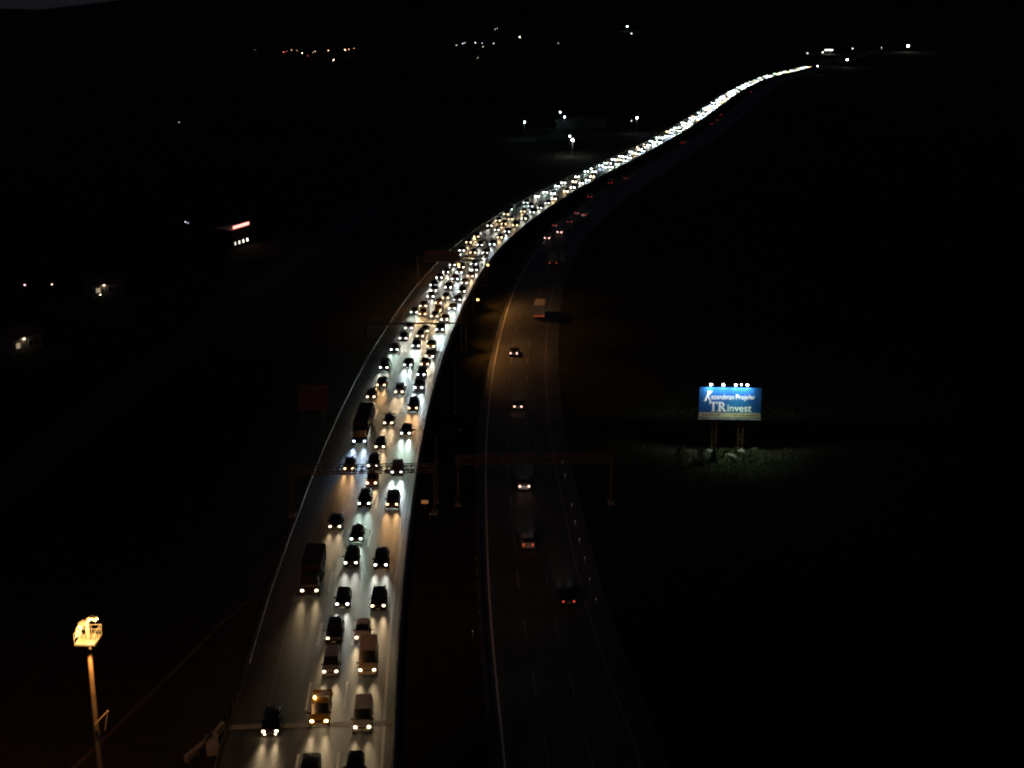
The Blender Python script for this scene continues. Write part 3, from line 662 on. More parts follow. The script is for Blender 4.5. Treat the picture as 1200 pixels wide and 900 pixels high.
# ------------------------------------------------------------------ gantries over the road
def truss(mb, a, b, hgt, dep, m, cell=1.6, r=.055):
    a, b = Vector(a), Vector(b); d = (b - a); L = d.length; d.normalize(); nr = Vector((d.y, -d.x, 0)) * dep / 2; up = Vector((0, 0, hgt))
    n = max(2, int(L / cell))
    for sg in (-1, 1):
        for z in (0, 1): mb.tube(a + nr * sg + up * z, b + nr * sg + up * z, r * 1.5, r * 1.5, m, 6)
        for i in range(n):
            p, q = a + d * L * i / n, a + d * L * (i + 1) / n
            mb.tube(p + nr * sg + up * (i % 2), q + nr * sg + up * (1 - i % 2), r, r, m, 5); mb.tube(p + nr * sg, p + nr * sg + up, r, r, m, 5)
    for i in range(n + 1):
        p = a + d * L * i / n
        for z in (0, 1): mb.tube(p - nr + up * z, p + nr + up * z, r, r, m, 5)
def gantry(label, pa, pb, z0, hgt, sign=None, thin=False, name='lattice_gantry'):
    a, b = at(*pa, z0), at(*pb, z0); root = tag(empty(name, ((a.x + b.x) / 2, (a.y + b.y) / 2, 0)), label, 'gantry', 'gantries over the carriageways')
    o = Vector(root.location); a, b = a - o, b - o; mb = MB()
    if thin: mb.tube(a, b, .16, .16, M_DARKSTEEL, 8)
    else: truss(mb, a, b, hgt, 1.0, M_GANTRY)
    mb.build('beam', root)
    for e, sg in ((a, 1), (b, -1)):
        mb = MB(); e2 = Vector((e.x, e.y, 0)); d = (b - a).normalized() * sg * .3
        if thin: mb.tube(e2, Vector((e.x, e.y, z0 + .16)), .18, .14, M_DARKSTEEL, 8)
        else:
            nr = Vector((d.y, -d.x, 0)).normalized() * .45
            for q in (-1, 1): mb.tube(e2 + nr * q + d, Vector((e.x, e.y, z0 + hgt)) + nr * q + d, .11, .11, M_GANTRY, 8)
            for i in range(5):
                za, zb = i * (z0 / 5), (i + 1) * z0 / 5; s_ = 1 if i % 2 else -1
                mb.tube(e2 + nr * s_ + d + Vector((0, 0, za)), e2 - nr * s_ + d + Vector((0, 0, zb)), .05, .05, M_GANTRY, 5)
            mb.box((e2.x + d.x, e2.y + d.y, .15), (.9, 1.5, .3), M_CONC)
        mb.build('leg', root)
    if sign:
        f0, f1, h0, h1 = sign; mb = MB(); d = (b - a); q0, q1 = a + d * f0, a + d * f1; ang = math.atan2(d.y, d.x); nr = Vector((d.y, -d.x, 0)).normalized()
        c = (q0 + q1) / 2 - nr * .75; mb.box((c.x, c.y, z0 + (h0 + h1) / 2), ((q1 - q0).length, .08, h1 - h0), mat('sign_back', (.4, .2, .13), .55, .3, noise=.2), Matrix.Rotation(ang, 3, 'Z')); mb.build('sign_panel', root)
        mb = MB()
        for k in range(6):
            c = q0 + (q1 - q0) * (k + .5) / 6 - nr * .66; mb.box((c.x, c.y, z0 + (h0 + h1) / 2), (.1, .1, h1 - h0 - .1), M_GANTRY, Matrix.Rotation(ang, 3, 'Z'))
        mb.build('sign_brackets', root)
    return root
gantry('steel lattice gantry spanning the jammed lanes in the middle of the picture', (338, 555), (511, 552), 6.3, 1.0)
gantry('dark lattice gantry over the quiet carriageway, beside the lit one', (534, 543), (719, 541), 6.3, 1.1)
gantry('thin dark pole gantry crossing the jam well above the lattice gantry', (428, 379.5), (546, 378.5), 6.6, .3, thin=True, name='pole_gantry')
gantry('far sign gantry with a brown sign back over the jam before the bend', (488, 305), (570, 305.5), 6.4, 1.1, sign=(.12, .62, -.5, 2.3), name='sign_gantry')

# ------------------------------------------------------------------ median lamps
M_SOD = mat('sodium_lamp', (.9, .6, .3), .3, emit=2.2, ecol=(1, .50, .10)); M_DEAD = mat('lamp_lens', (.25, .25, .24), .3)
def median_lamp(y_px, x_left, lit, label, zh=11.0, span=6.8, power=340):
    hl = at(x_left, y_px, zh); s, off = locate(Vector((hl.x, hl.y, 0))); _, h = road(s, 0); nr = Vector((math.sin(h), -math.cos(h), 0))
    base = Vector((hl.x, hl.y, 0)) + nr * span / 2
    root = tag(empty('street_lamp', base), label, 'street lamp', 'double armed street lamps in the median')
    mb = MB(); mb.tube((0, 0, 0), (0, 0, zh - .8), .13, .08, M_DARKSTEEL, 8); mb.box((0, 0, .1), (.5, .5, .2), M_CONC); mb.build('pole', root)
    for sg, on in ((-1, lit[0]), (1, lit[1])):
        e = nr * sg * span / 2; mb = MB(); k = nr * sg * span / 5; mb.tube((0, 0, zh - .8), k + Vector((0, 0, zh - .1)), .05, .05, M_DARKSTEEL, 6); mb.tube(k + Vector((0, 0, zh - .1)), e + Vector((0, 0, zh + .05)), .05, .045, M_DARKSTEEL, 6); mb.build('arm', root)
        mb = MB(); rm = Matrix.Rotation(h, 3, 'Z'); mb.box((e.x, e.y, zh + .06), (.32, .8, .14), M_DARKSTEEL, rm); hd = mb.build('lamp_head', root)
        mb = MB(); mb.tube((e.x, e.y, zh - .01), (e.x, e.y, zh - .19), .24, .13, M_SOD if on else M_DEAD, 10); lens = mb.build('lamp_lens', hd)
        if on:
            ld = bpy.data.lights.new('lamp_light', 'SPOT'); ld.energy = power; ld.color = (1, .42, .10); ld.spot_size = R(92); ld.spot_blend = 1; ld.shadow_soft_size = .3
            lo = bpy.data.objects.new('lamp_light', ld); COL.objects.link(lo); lo.parent = root; lo.location = (e.x, e.y, zh - .25); lo.rotation_euler = (nr * sg * .8 + Vector((math.cos(h), math.sin(h), 0)) * .75 - Vector((0, 0, 1))).to_track_quat('-Z', 'Y').to_euler()
            lo = bpy.data.objects.new('lamp_light', ld); COL.objects.link(lo); lo.parent = root; lo.location = (e.x, e.y, zh - .25); lo.rotation_euler = (nr * sg * .8 - Vector((math.cos(h), math.sin(h), 0)) * .75 - Vector((0, 0, 1))).to_track_quat('-Z', 'Y').to_euler()
median_lamp(504, 483, (0, 0), 'unlit double armed lamp in the median just above the lattice gantries')
median_lamp(412, 510, (0, 0), 'unlit double armed lamp between the gantry lamp and the lit ones')
median_lamp(350.5, 521, (0, 1), 'nearest lit median lamp, only its right head glowing amber')
median_lamp(309.7, 537.5, (1, 1), 'median lamp with both heads glowing amber')
median_lamp(279, 556, (1, 0), 'farthest lit median lamp, only its left head glowing amber by the traffic', power=250)

# ------------------------------------------------------------------ small roadside things
def sign_box():
    p = at(498, 597); root = tag(empty('marker_sign', p), 'small orange lit marker board standing in the dark median below the gantry', 'sign')
    mb = MB(); mb.tube((0, 0, 0), (0, 0, 1.0), .04, .04, M_ZINC, 6); mb.build('post', root)
    mb = MB(); mb.box((0, -.04, 1.15), (.95, .04, .5), mat('orange_glow_board', (.7, .28, .08), .5, emit=.012, ecol=(1, .45, .15))); mb.build('panel', root)  # faint orange glow put into the panel as emission, for light falling on it
sign_box()
def delineators():
    mb = MB(); mb.box((0, 0, .45), (.11, .06, .9), mat('white_plastic', (.22, .22, .22), .5)); body = mb.mesh('post')
    mb = MB(); mb.box((0, -.035, .78), (.09, .02, .18), mat('reflector', (.8, .8, .75), .15, emit=.005, ecol=(.9, .95, 1))); ref = mb.mesh('reflector')  # emission put into the reflector stands for the light it would return
    for i, (px, py) in enumerate([(659,544),(662,559),(670,594),(674,614),(679,635),(685,657),(691,682),(698,706)]):
        r = tag(empty('delineator_post', at(px, py + 3)), f'white reflector post on the right verge of the quiet carriageway, {ORD[7 - i]} from the bottom', 'delineator', 'reflector posts on the right verge')
        link('post', body, r); link('reflector', ref, r)
    for (px, py, lab) in ((504, 604, 'single white reflector post in the median near the orange marker board'), (554, 743, 'lone bright reflector post in the median towards the bottom')):
        r = tag(empty('delineator_post', at(px, py + 4)), lab, 'delineator', 'reflector posts in the median'); link('post', body, r); link('reflector', ref, r)
delineators()
def road_sign():
    p = at(368, 494); root = tag(empty('road_sign', p), 'large dark road sign seen from behind, left of the outer guard rail', 'road sign')
    root.rotation_euler = (0, 0, .05)
    for x in (-1.7, 1.7):
        mb = MB(); mb.tube((x, 0, 0), (x, 0, 6.6), .09, .09, M_ZINC, 8); mb.build('post', root)
    mb = MB(); mb.box((0, .14, 4.2), (5.2, .05, 4.6), mat('sign_back_panel', (.27, .14, .11), .55, .2, noise=.15)); mb.build('panel', root)
    mb = MB()
    for k in range(5): mb.box((0, .095, 2.3 + k * .95), (5.1, .04, .09), M_ZINC)
    mb.build('stiffeners', root)
road_sign()

# ------------------------------------------------------------------ floodlight mast
def mast():
    Z = 25.0; top = at(103.5, 750, Z); root = tag(empty('floodlight_mast', (top.x, top.y, 0), 0), 'tall floodlight mast with a glowing orange lit platform at the left', 'floodlight mast')
    MS = mat('mast_paint', (.42, .36, .28), .6, .1, noise=.2, scale=1.5)
    mb = MB(); mb.tube((0, 0, 0), (0, 0, Z - .05), .28, .17, MS, 14); mb.box((0, 0, .2), (1.6, 1.6, .4), M_CONC); mb.build('pole', root, smooth=True)
    mb = MB(); mb.tube((0, 0, Z + .07), (0, 0, Z + 1.55), .16, .15, MS, 10); mb.build('column_head', root)
    mb = MB(); mb.box((0, 0, Z), (1.5, 1.7, .12), MS); mb.build('platform', root)
    mb = MB(); X, Y = .73, .83
    for x in (-X, 0, X):
        for y in (-Y, Y): mb.tube((x, y, Z + .06), (x, y, Z + .82), .028, .028, MS, 6)
    for z in (.45, .82):
        for (a, b) in (((-X, Y), (X, Y)), ((X, -Y), (X, Y)), ((-X, -Y), (-X, Y))): mb.tube((*a, Z + z), (*b, Z + z), .028, .028, MS, 6)
    mb.tube((X, -Y, Z + .06), (X, Y, Z + .82), .022, .022, MS, 6); mb.tube((0, Y, Z + .06), (X, Y, Z + .82), .022, .022, MS, 6)
    mb.build('handrail', root)
    bm_ = MB(); bm_.tube((-.75, -.05, Z + .85), (.2, .12, Z + 1.75), .05, .05, MS, 6); bm_.tube((0, 0, Z + 1.5), (.75, .1, Z + 1.85), .05, .05, MS, 6); bm_.build('lamp_bracket', root)
    EM = mat('flood_lens', (.9, .7, .4), .3, emit=2.6, ecol=(1, .62, .2))
    for (x, y, z, yaw, tilt) in ((.62, .0, 1.72, 20, 50), (.28, .05, 1.72, -15, 55), (-.28, -.1, 1.35, 160, 50), (-.52, -.1, .98, 175, 52), (-.62, -.15, .62, 195, 48)):
        rm = Matrix.Rotation(R(yaw), 3, 'Z') @ Matrix.Rotation(R(tilt), 3, 'Y')
        mb = MB(); mb.box((x, y, Z + z), (.2, .5, .36), MS, rm); fl = mb.build('floodlight', root)
        c = Vector((x, y, Z + z)) + rm @ Vector((.115, 0, 0)); mb = MB(); mb.box(c, (.02, .42, .28), EM, rm); mb.build('lens', fl)
    mb = MB(); z0 = Z - 5.6; a, b, c = (.0, -.28, z0 - 1.05), (1.05, -.28, z0 + .1), (.72, -.28, z0 - 1.5)
    mb.tube(a, b, .04, .04, mat('pale_bracket', (.85, .72, .6), .5), 6); mb.tube(b, c, .04, .04, MATS['pale_bracket'], 6); tag(mb.build('cable_bracket', root), 'bent V shaped bracket')
    # the floodlights' own light: a wash on the platform and road
    for (x, y, z, pw, tgt, sz) in ((.95, -.4, 1.8, 340, (-16, 135), 52), (-1.0, -.5, .7, 420, (-55, 122), 95), (1.15, .2, 1.95, 900, (2, 205), 46)):
        ld = bpy.data.lights.new('flood_light', 'SPOT'); ld.energy = pw; ld.color = (1, .50, .17); ld.spot_size = R(sz); ld.spot_blend = 1; ld.shadow_soft_size = .2
        if sz != 52: ld.color = (1, .34, .11)
        lo = bpy.data.objects.new('flood_light', ld); COL.objects.link(lo); lo.parent = root; lo.location = (x, y, Z + z)
        wp = root.matrix_basis @ Vector((x, y, Z + z)); d = Vector((*tgt, 0)) - wp
        lo.rotation_euler = d.to_track_quat('-Z', 'Y').to_euler()
    mb = MB(); mb.tube((.35, -.75, Z - .08), (.35, -.75, Z - .32), .09, .12, MS, 8); mb.build('pole_lamp', root)  # downlight and spot added under the platform to wash the mast pole orange
    ld = bpy.data.lights.new('added_pole_light', 'SPOT'); ld.energy = 90; ld.color = (1, .36, .08); ld.spot_size = R(75); ld.spot_blend = 1; ld.shadow_soft_size = .08
    lo = bpy.data.objects.new('added_pole_light', ld); COL.objects.link(lo); lo.parent = root; lo.location = (.35, -.85, Z - .4); lo.rotation_euler = (R(10), R(0), 0)
    ld = bpy.data.lights.new('platform_light', 'POINT'); ld.energy = 36; ld.color = (1, .55, .18); ld.shadow_soft_size = .15
    lo = bpy.data.objects.new('platform_light', ld); COL.objects.link(lo); lo.parent = root; lo.location = (.45, -1.2, Z + 1.3)
mast()

# ------------------------------------------------------------------ billboard
def text_mesh(body, size, loc, parent, m, bold=0., name='lettering', width=None, italic=0.):
    cu = bpy.data.curves.new(name, 'FONT'); cu.body = body; cu.size = size; cu.extrude = .012; cu.offset = bold; cu.align_x = 'LEFT'; cu.shear = italic
    o = bpy.data.objects.new(name, cu); COL.objects.link(o); bpy.context.view_layer.update()
    me = bpy.data.meshes.new_from_object(o.evaluated_get(bpy.context.evaluated_depsgraph_get())); bpy.data.objects.remove(o)
    xs = [v.co.x for v in me.vertices]; k = (width / (max(xs) - min(xs))) if width else 1; x0 = min(xs)
    for v in me.vertices: v.co = Vector(((v.co.x - x0) * k, -v.co.z, v.co.y))
    me.materials.clear(); me.materials.append(m); return link(name, me, parent, loc)
def billboard():
    base = at(853, 527); W, B, T = 9.8, 5.5, 10.4
    root = tag(empty('billboard', base, R(-3)), 'lit blue billboard with white lettering on two legs in the dark field', 'billboard')
    blue = mat('billboard_blue', (.010, .09, .26), .5, noise=.10, scale=.4); white = mat('billboard_white', (.85, .88, .9), .5)
    mb = MB(); mb.box((0, 0, (B + .75 + T) / 2), (W, .22, T - B - .75), blue); mb.build('panel', root)
    mb = MB(); mb.box((0, 0, B + .375), (W, .22, .745), mat('beige_strip', (.5, .43, .3), .7, noise=.2, scale=.8)); st = mb.build('lower_strip', root)
    mb = MB(); rn = random.Random(2); x = -4.4
    while x < 4.5:
        l_ = rn.uniform(.15, .5)
        if not -1.6 < x < .3: mb.box((x + l_ / 2, -.118, B + .37), (l_, .01, rn.uniform(.16, .26)), mat('faded_print', (.22, .18, .12), .8))
        x += l_ + rn.uniform(.08, .2)
    mb.build('faded_print', st)
    mb = MB(); mb.box((0, 0, B - .08), (W + .1, .5, .12), M_DARKSTEEL); mb.box((0, .3, (B + T) / 2), (W - .4, .2, T - B - .3), M_DARKSTEEL); mb.build('frame', root)
    # walkway lip below the panel
    mb = MB(); mb.box((0, -.2, B - .28), (W + .2, .4, .08), M_ZINC); mb.build('walkway', root)
    for x, tw in ((-2.3, .7), (1.9, .8)):
        mb = MB(); RU = mat('rusty_leg', (.17, .12, .08), .8, .1, noise=.35, scale=2)
        for sx in (-1, 1):
            for sy in (-.35, .35): mb.box((x + sx * tw / 2, .35 + sy, (B - .3) / 2), (.13, .13, B - .3), RU)
        for i in range(6):
            z = .3 + i * .8
            mb.box((x, .0, z), (tw, .06, .09), RU)
            mb.tube((x - tw / 2, 0, z), (x + tw / 2, 0, z + .8), .035, .035, RU, 5)
        mb.build('leg', root)
    y = -.125
    # first line: tall slanted K and small letters; second line: serif TR and plain letters
    K = MB()
    def bar(a, b, t, dy=0.):
        a, b = Vector((a[0], y - dy, a[1])), Vector((b[0], y - dy, b[1])); d = b - a; c = (a + b) / 2
        K.box(c, (d.length, .02, t), white, Matrix.Rotation(-math.atan2(d.z, d.x), 3, 'Y'))
    bar((-3.95, 8.2), (-3.4, 9.75), .24); bar((-3.65, 8.95), (-2.95, 9.8), .17, .004); bar((-3.55, 9.0), (-3.1, 8.05), .2, .007); bar((-4.2, 8.2), (-3.75, 8.22), .12, .01); bar((-3.65, 9.75), (-3.2, 9.77), .12, .01)
    K.build('lettering', root)
    text_mesh('azandıran', 1.15, (-3.0, y, 8.48), root, white, .004, width=3.6)
    text_mesh('Projeler', 1.15, (.9, y, 8.5), root, white, .004, width=3.1)
    K = MB(); z0, hh = 6.45, 1.55
    def bx_(x, z, w_, h_, dy=0.): K.box((x, y - dy, z), (w_, .02, h_), white)
    bx_(-2.62, z0 + hh / 2, .32, hh); bx_(-2.62, z0 + hh - .08, 1.3, .16, .004); bx_(-2.62, z0 + .06, .72, .12, .004)
    for sx in (-1, 1): bx_(-2.62 + sx * .6, z0 + hh - .24, .1, .44, .008)
    bx_(-1.62, z0 + hh / 2, .32, hh); bx_(-1.65, z0 + .06, .68, .12, .004); bx_(-1.78, z0 + hh - .06, .36, .12, .004)
    n = 12; vs, fs = [], []
    for i in range(n + 1):
        t = -math.pi / 2 + math.pi * i / n
        for r_, rz in ((.56, .42), (.27, .29)): vs.append((-1.42 + r_ * math.cos(t), y - .022, z0 + hh - .42 + rz * math.sin(t)))
        if i: fs.append((2 * i - 2, 2 * i - 1, 2 * i + 1, 2 * i))
    K.add(vs, fs, white); bx_(-1.45, z0 + hh - .065, .4, .13, .004); bx_(-1.4, z0 + hh - .775, .35, .13, .004)
    bar((-1.3, z0 + .78), (-.78, z0 + .06), .3, .006); bx_(-.68, z0 + .06, .36, .12, .01)
    K.build('lettering', root)
    text_mesh('invest', 1.75, (-.35, y, z0), root, white, 0, width=3.75)
    # lamps on arms over the top edge
    LB = mat('billboard_lamp', (.9, .95, 1), .3, emit=5, ecol=(.85, .94, 1))
    for i, px in enumerate((829, 843.5, 858, 865, 871.5)):
        x = (px - 853) / 73 * W; big = i != 3; yo = -.85 if big else -.6
        mb = MB(); mb.tube((x, 0, T - .1), (x, yo, T + .7), .03, .03, M_ZINC, 6); arm = mb.build('lamp_arm', root)
        mb = MB(); mb.box((x, yo - .05, T + .85), (.34 if big else .2, .26, .16), M_ZINC, Matrix.Rotation(R(28), 3, 'X')); hd = mb.build('lamp_head', arm)
        mb = MB(); mb.box((x, yo - .12, T + .73), (.27 if big else .15, .24, .1), LB, Matrix.Rotation(R(28), 3, 'X')); mb.build('lamp_lens', hd)
        ld = bpy.data.lights.new('board_light', 'SPOT'); ld.energy = 42 if big else 9; ld.color = (.86, .95, 1); ld.spot_size = R(150); ld.spot_blend = .9; ld.shadow_soft_size = .12
        lo = bpy.data.objects.new('board_light', ld); COL.objects.link(lo); lo.parent = root; lo.location = (x, yo + .05, T + .55); lo.rotation_euler = (R(42), 0, 0)
    ld = bpy.data.lights.new('ground_spill', 'SPOT'); ld.energy = 90; ld.color = (.62, 1, .5); ld.spot_size = R(105); ld.spot_blend = 1; ld.shadow_soft_size = .3
    lo = bpy.data.objects.new('ground_spill', ld); COL.objects.link(lo); lo.parent = root; lo.location = (1.2, -1.5, T + .25); lo.rotation_euler = (R(-8), 0, 0)
    return base
BB = billboard()

def grass_field(c, rx, ry, n, seed):
    rn = random.Random(seed); mb = MB(); gm = mat('dry_grass', (.07, .085, .035), .9, noise=.4, scale=.3)
    for _ in range(n):
        r = rn.random() ** .8; a = rn.uniform(0, 6.283); x, y = c.x + rx * r * math.cos(a), c.y + ry * r * math.sin(a)
        h = rn.uniform(.15, .6) * (1.5 if rn.random() < .1 else 1); t = rn.uniform(0, 3.14); dx, dy = math.cos(t) * .09, math.sin(t) * .09; lx, ly = rn.uniform(-.2, .2), rn.uniform(-.2, .2)
        mb.add([(x - dx, y - dy, -.02), (x + dx, y + dy, -.02), (x + lx, y + ly, h)], [(0, 1, 2)], gm)
    me = bpy.data.meshes.new('grass'); me.from_pydata(mb.v, [], mb.f); me.materials.append(gm); tag(link('grass', me), 'rough dry grass round the foot of the billboard', 'grass', kind='stuff')
grass_field(BB + Vector((0, -1, 0)), 27, 24, 7000, 4)
def rock(px, py, sz, label):
    p = at(px, py); bm = bmesh.new(); bmesh.ops.create_icosphere(bm, subdivisions=2, radius=1); rn = random.Random(int(px * 7 + py)); ph = [rn.uniform(0, 6) for _ in range(3)]
    for v in bm.verts:
        k = 1 + .25 * math.sin(v.co.x * 4 + ph[0]) * math.cos(v.co.y * 3 + ph[1]) + rn.uniform(-.08, .08); v.co = Vector((v.co.x * sz * 1.3 * k, v.co.y * sz * k, max(-.2, v.co.z) * sz * .6 * k))
    me = bpy.data.meshes.new('rock'); bm.to_mesh(me); bm.free(); me.materials.append(mat('pale_rock', (.26, .26, .22), .9, noise=.3, scale=2)); o = link('rock', me, None, p); tag(o, label, 'rock', 'pale rocks under the billboard')
for q in ((831, 529, .55, 'pale rock left of the billboard\'s left leg'), (855, 534, .6, 'largest pale rock in front of the billboard between its legs'), (861, 536, .3, 'small pale rock right beside the largest one'),
          (868, 529, .6, 'flat pale rock at the foot of the right billboard leg'), (884, 526, .5, 'pale rock to the right of the billboard, standing alone'), (801, 523, .4, 'pale rock at the left end of the lit grass'),
          (808, 539, .35, 'pale rock in front of the two dark young firs'), (845, 552, .35, 'lowest pale rock well in front of the billboard'), (866, 538, .25, 'smallest pale rock below the right billboard leg')): rock(*q)
def fir(px, py, h, r, label, seed):
    p = at(px, py); rn = random.Random(seed); root = tag(empty('young_fir', p), label, 'tree', 'young firs by the billboard')
    mb = MB(); mb.tube((0, 0, -.1), (.05, 0, h * .9), .09, .02, mat('bark', (.08, .06, .04), .9, noise=.3), 7); mb.build('trunk', root)
    mb = MB(); fm = mat('fir_needles', (.03, .05, .025), .9, noise=.4, scale=2)
    for _ in range(900):
        z = h * (.06 + .94 * rn.random() ** 1.3); rr = r * (1 - z / h) ** .8 * math.sqrt(rn.uniform(.1, 1.1)) + .04; a = rn.uniform(0, 6.283); c = Vector((rr * math.cos(a), rr * math.sin(a), z - rr * .25))
        o = Vector((math.cos(a), math.sin(a), rn.uniform(-.5, .1))) * rn.uniform(.12, .3); s_ = Vector((-math.sin(a), math.cos(a), rn.uniform(-.3, .3))) * rn.uniform(.05, .1)
        mb.add([c - s_, c + s_, c + o], [(0, 1, 2)], fm)
    mb.build('crown', root)
fir(822, 543, 2.9, .95, 'dark young fir just left in front of the billboard', 1); fir(796, 546, 3.4, 1.1, 'taller dark young fir further left of the billboard', 2); fir(836.5, 540, 2.2, .7, 'smallest dark fir in front of the left billboard leg', 3)

# ------------------------------------------------------------------ lights across the plain
def pole_lamp(px, py, h, size, col, strength, label, group, power=0, name='lamp_post', cat='street lamp'):
    """a lamp post whose lamp is seen at the pixel"""
    p = at(px, py, h); size *= .56; power *= .06; root = tag(empty(name, (p.x, p.y, 0)), label, cat, group)
    mb = MB(); mb.tube((0, 0, 0), (0, 0, h), .12, .07, M_DARKSTEEL, 6); mb.tube((0, 0, h), (0, -.9, h + .15), .05, .05, M_DARKSTEEL, 5); mb.build('pole', root)
    m = mat(f'lamp_{col}_{strength:.2f}', (.9, .9, .9), .3, emit=strength, ecol=col)
    mb = MB(); mb.box((0, -.9, h + .28), (size * 1.1, size * 1.1, .1), M_DARKSTEEL); hd = mb.build('lamp_head', root)
    bm = bmesh.new(); bmesh.ops.create_uvsphere(bm, u_segments=10, v_segments=6, radius=size / 2); me = bpy.data.meshes.new('lamp_globe'); bm.to_mesh(me); bm.free(); me.materials.append(m); o = link('lamp_globe', me, hd, (0, -.9, h - size / 2 + .2))
    if power:
        ld = bpy.data.lights.new('lamp_light', 'SPOT'); ld.energy = power; ld.color = col; ld.spot_size = R(150); ld.spot_blend = .8; ld.shadow_soft_size = .3
        lo = bpy.data.objects.new('lamp_light', ld); COL.objects.link(lo); lo.parent = root; lo.location = (0, -.9, h - size - .1)
WHT, CYAN, WARM, ORA, RED = (.9, .97, 1), (.6, 1, .95), (1, .85, .62), (1, .55, .25), (1, .22, .15)
GY = 'lamps of the works yard left of the far jam'
pole_lamp(614.7, 142.7, 9, 1.2, CYAN, 4, 'white lamp post standing alone, leftmost in the lit works yard', GY, 300)
pole_lamp(656.5, 131, 10, 1.1, CYAN, 3, 'upper of two greenish lamp posts close together in the works yard', GY, 250)
pole_lamp(661.5, 136.7, 10, 1.1, CYAN, 3.4, 'lower of two greenish lamp posts close together in the works yard', GY, 250)
pole_lamp(667.7, 159.3, 8, .8, WHT, 4, 'small white lamp post beside the brightest lamp of the works yard', GY, 200)
pole_lamp(671, 163.3, 8, 1.6, WHT, 8, 'brightest white lamp post of the works yard, nearest the jam', GY, 500)
pole_lamp(746.4, 137.5, 9, 1.3, WHT, 5, 'white lamp post nearest the jam on the right of the works yard', GY, 350)
pole_lamp(740, 141.5, 6, .6, WHT, .5, 'dim low lamp beside the right lamp post of the works yard', GY)
GT = 'lights of the far town at the upper left'
for (px, py, c, st, sz) in ((332.5,61,RED,1.2,1.4),(336,60,RED,.5,1.2),(342,58.5,ORA,.9,1.3),(348,59,ORA,.6,1.3),(354,62,WARM,2.2,1.6),(361,65,RED,.4,1.2),(367,61,WARM,.5,1.2),(369.5,60,WARM,.8,1.3),(385,59,ORA,2.2,1.6),(391,70,WARM,3.2,1.6),(404.5,58,ORA,3.4,2.0),(409,57.5,ORA,1.2,1.6),(415,56.5,ORA,.6,1.4),(299,58,ORA,.25,1.2)):
    pole_lamp(px, py, 9, sz * .85, c, st * .5, 'tiny warm light of the far town strung along the upper left', GT)
GU = 'pale lights near the horizon in the upper middle'
for (px, py, c, st, sz) in ((535,52.7,WARM,.8,1.5),(542,51,WHT,1.2,1.6),(544.5,50,WARM,1.0,1.6),(557,50,WHT,1.8,1.7),(565,50.7,WHT,.9,1.6),(566,54.5,WARM,.8,1.5),(578.5,50.7,WHT,1.0,1.6),(560,67.5,WARM,.35,1.3),(580.5,33.8,WHT,.9,2.0),(583,33.2,WHT,.7,2.0),(654,50.5,WHT,.35,1.8)):
    pole_lamp(px, py, 9, sz * .85, c, st * .5, 'tiny pale light in the loose row below the horizon, upper middle', GU)
pole_lamp(609, 43, 9, 2.8, WARM, 1.1, 'slightly smeared warm light between the pale row and the green lamp', GU)
pole_lamp(735, 30.5, 14, 3.6, (.5, 1, .85), 5.5, 'bright greenish lamp near the horizon, right of the pale row', GU)
pole_lamp(740, 39, 10, 2.0, WHT, .9, 'small pale lamp just below the bright greenish one', GU)
GR = 'lights beyond the far end of the jam'
for (px, py, sz, st, lab) in ((946,62,1.6,.5,'faint light above the end of the jam\'s white thread'),(964,61,1.8,1.0,'small light just left of the broad bright bar beyond the jam'),(992.5,69.3,2.6,4,'bright lamp right of the end of the white thread'),
    (999,56.5,2,.5,'dim light above right of the bright lamp beyond the thread'),(1033,55.5,1.6,.3,'dim light between the broad bar and the rightmost lamp'),(958,77,1.5,2.4,'single lamp touching the end of the white thread')):
    pole_lamp(px, py, 9, sz, (1, .96, .85), st, lab, GR)
pole_lamp(1064, 53, 10, 4.4, (1, .97, .86), 5, 'rightmost bright lamp on the horizon, far from the jam', GR)
GL = 'scattered lights in the dark fields on the left'
for (px, py, sz, c, st, lab) in ((30.5,333.4,.45,(1,.55,.6),.45,'dim pinkish lamp at the far left edge above the lit house'),(62.3,333,.35,WARM,.5,'tiny warm lamp between the pink lamp and the white walled house'),(119,345,.35,WARM,.8,'small warm yard lamp right beside the white walled house'),
    (218,260,.4,WHT,.35,'left of two faint pale lamps close together in the left fields'),(221,261,.35,WHT,.25,'right of two faint pale lamps close together in the left fields'),(210.5,143,.7,WARM,.12,'barely visible lone lamp far up the left fields')):
    pole_lamp(px, py, 5, sz, c, st, lab, GL)

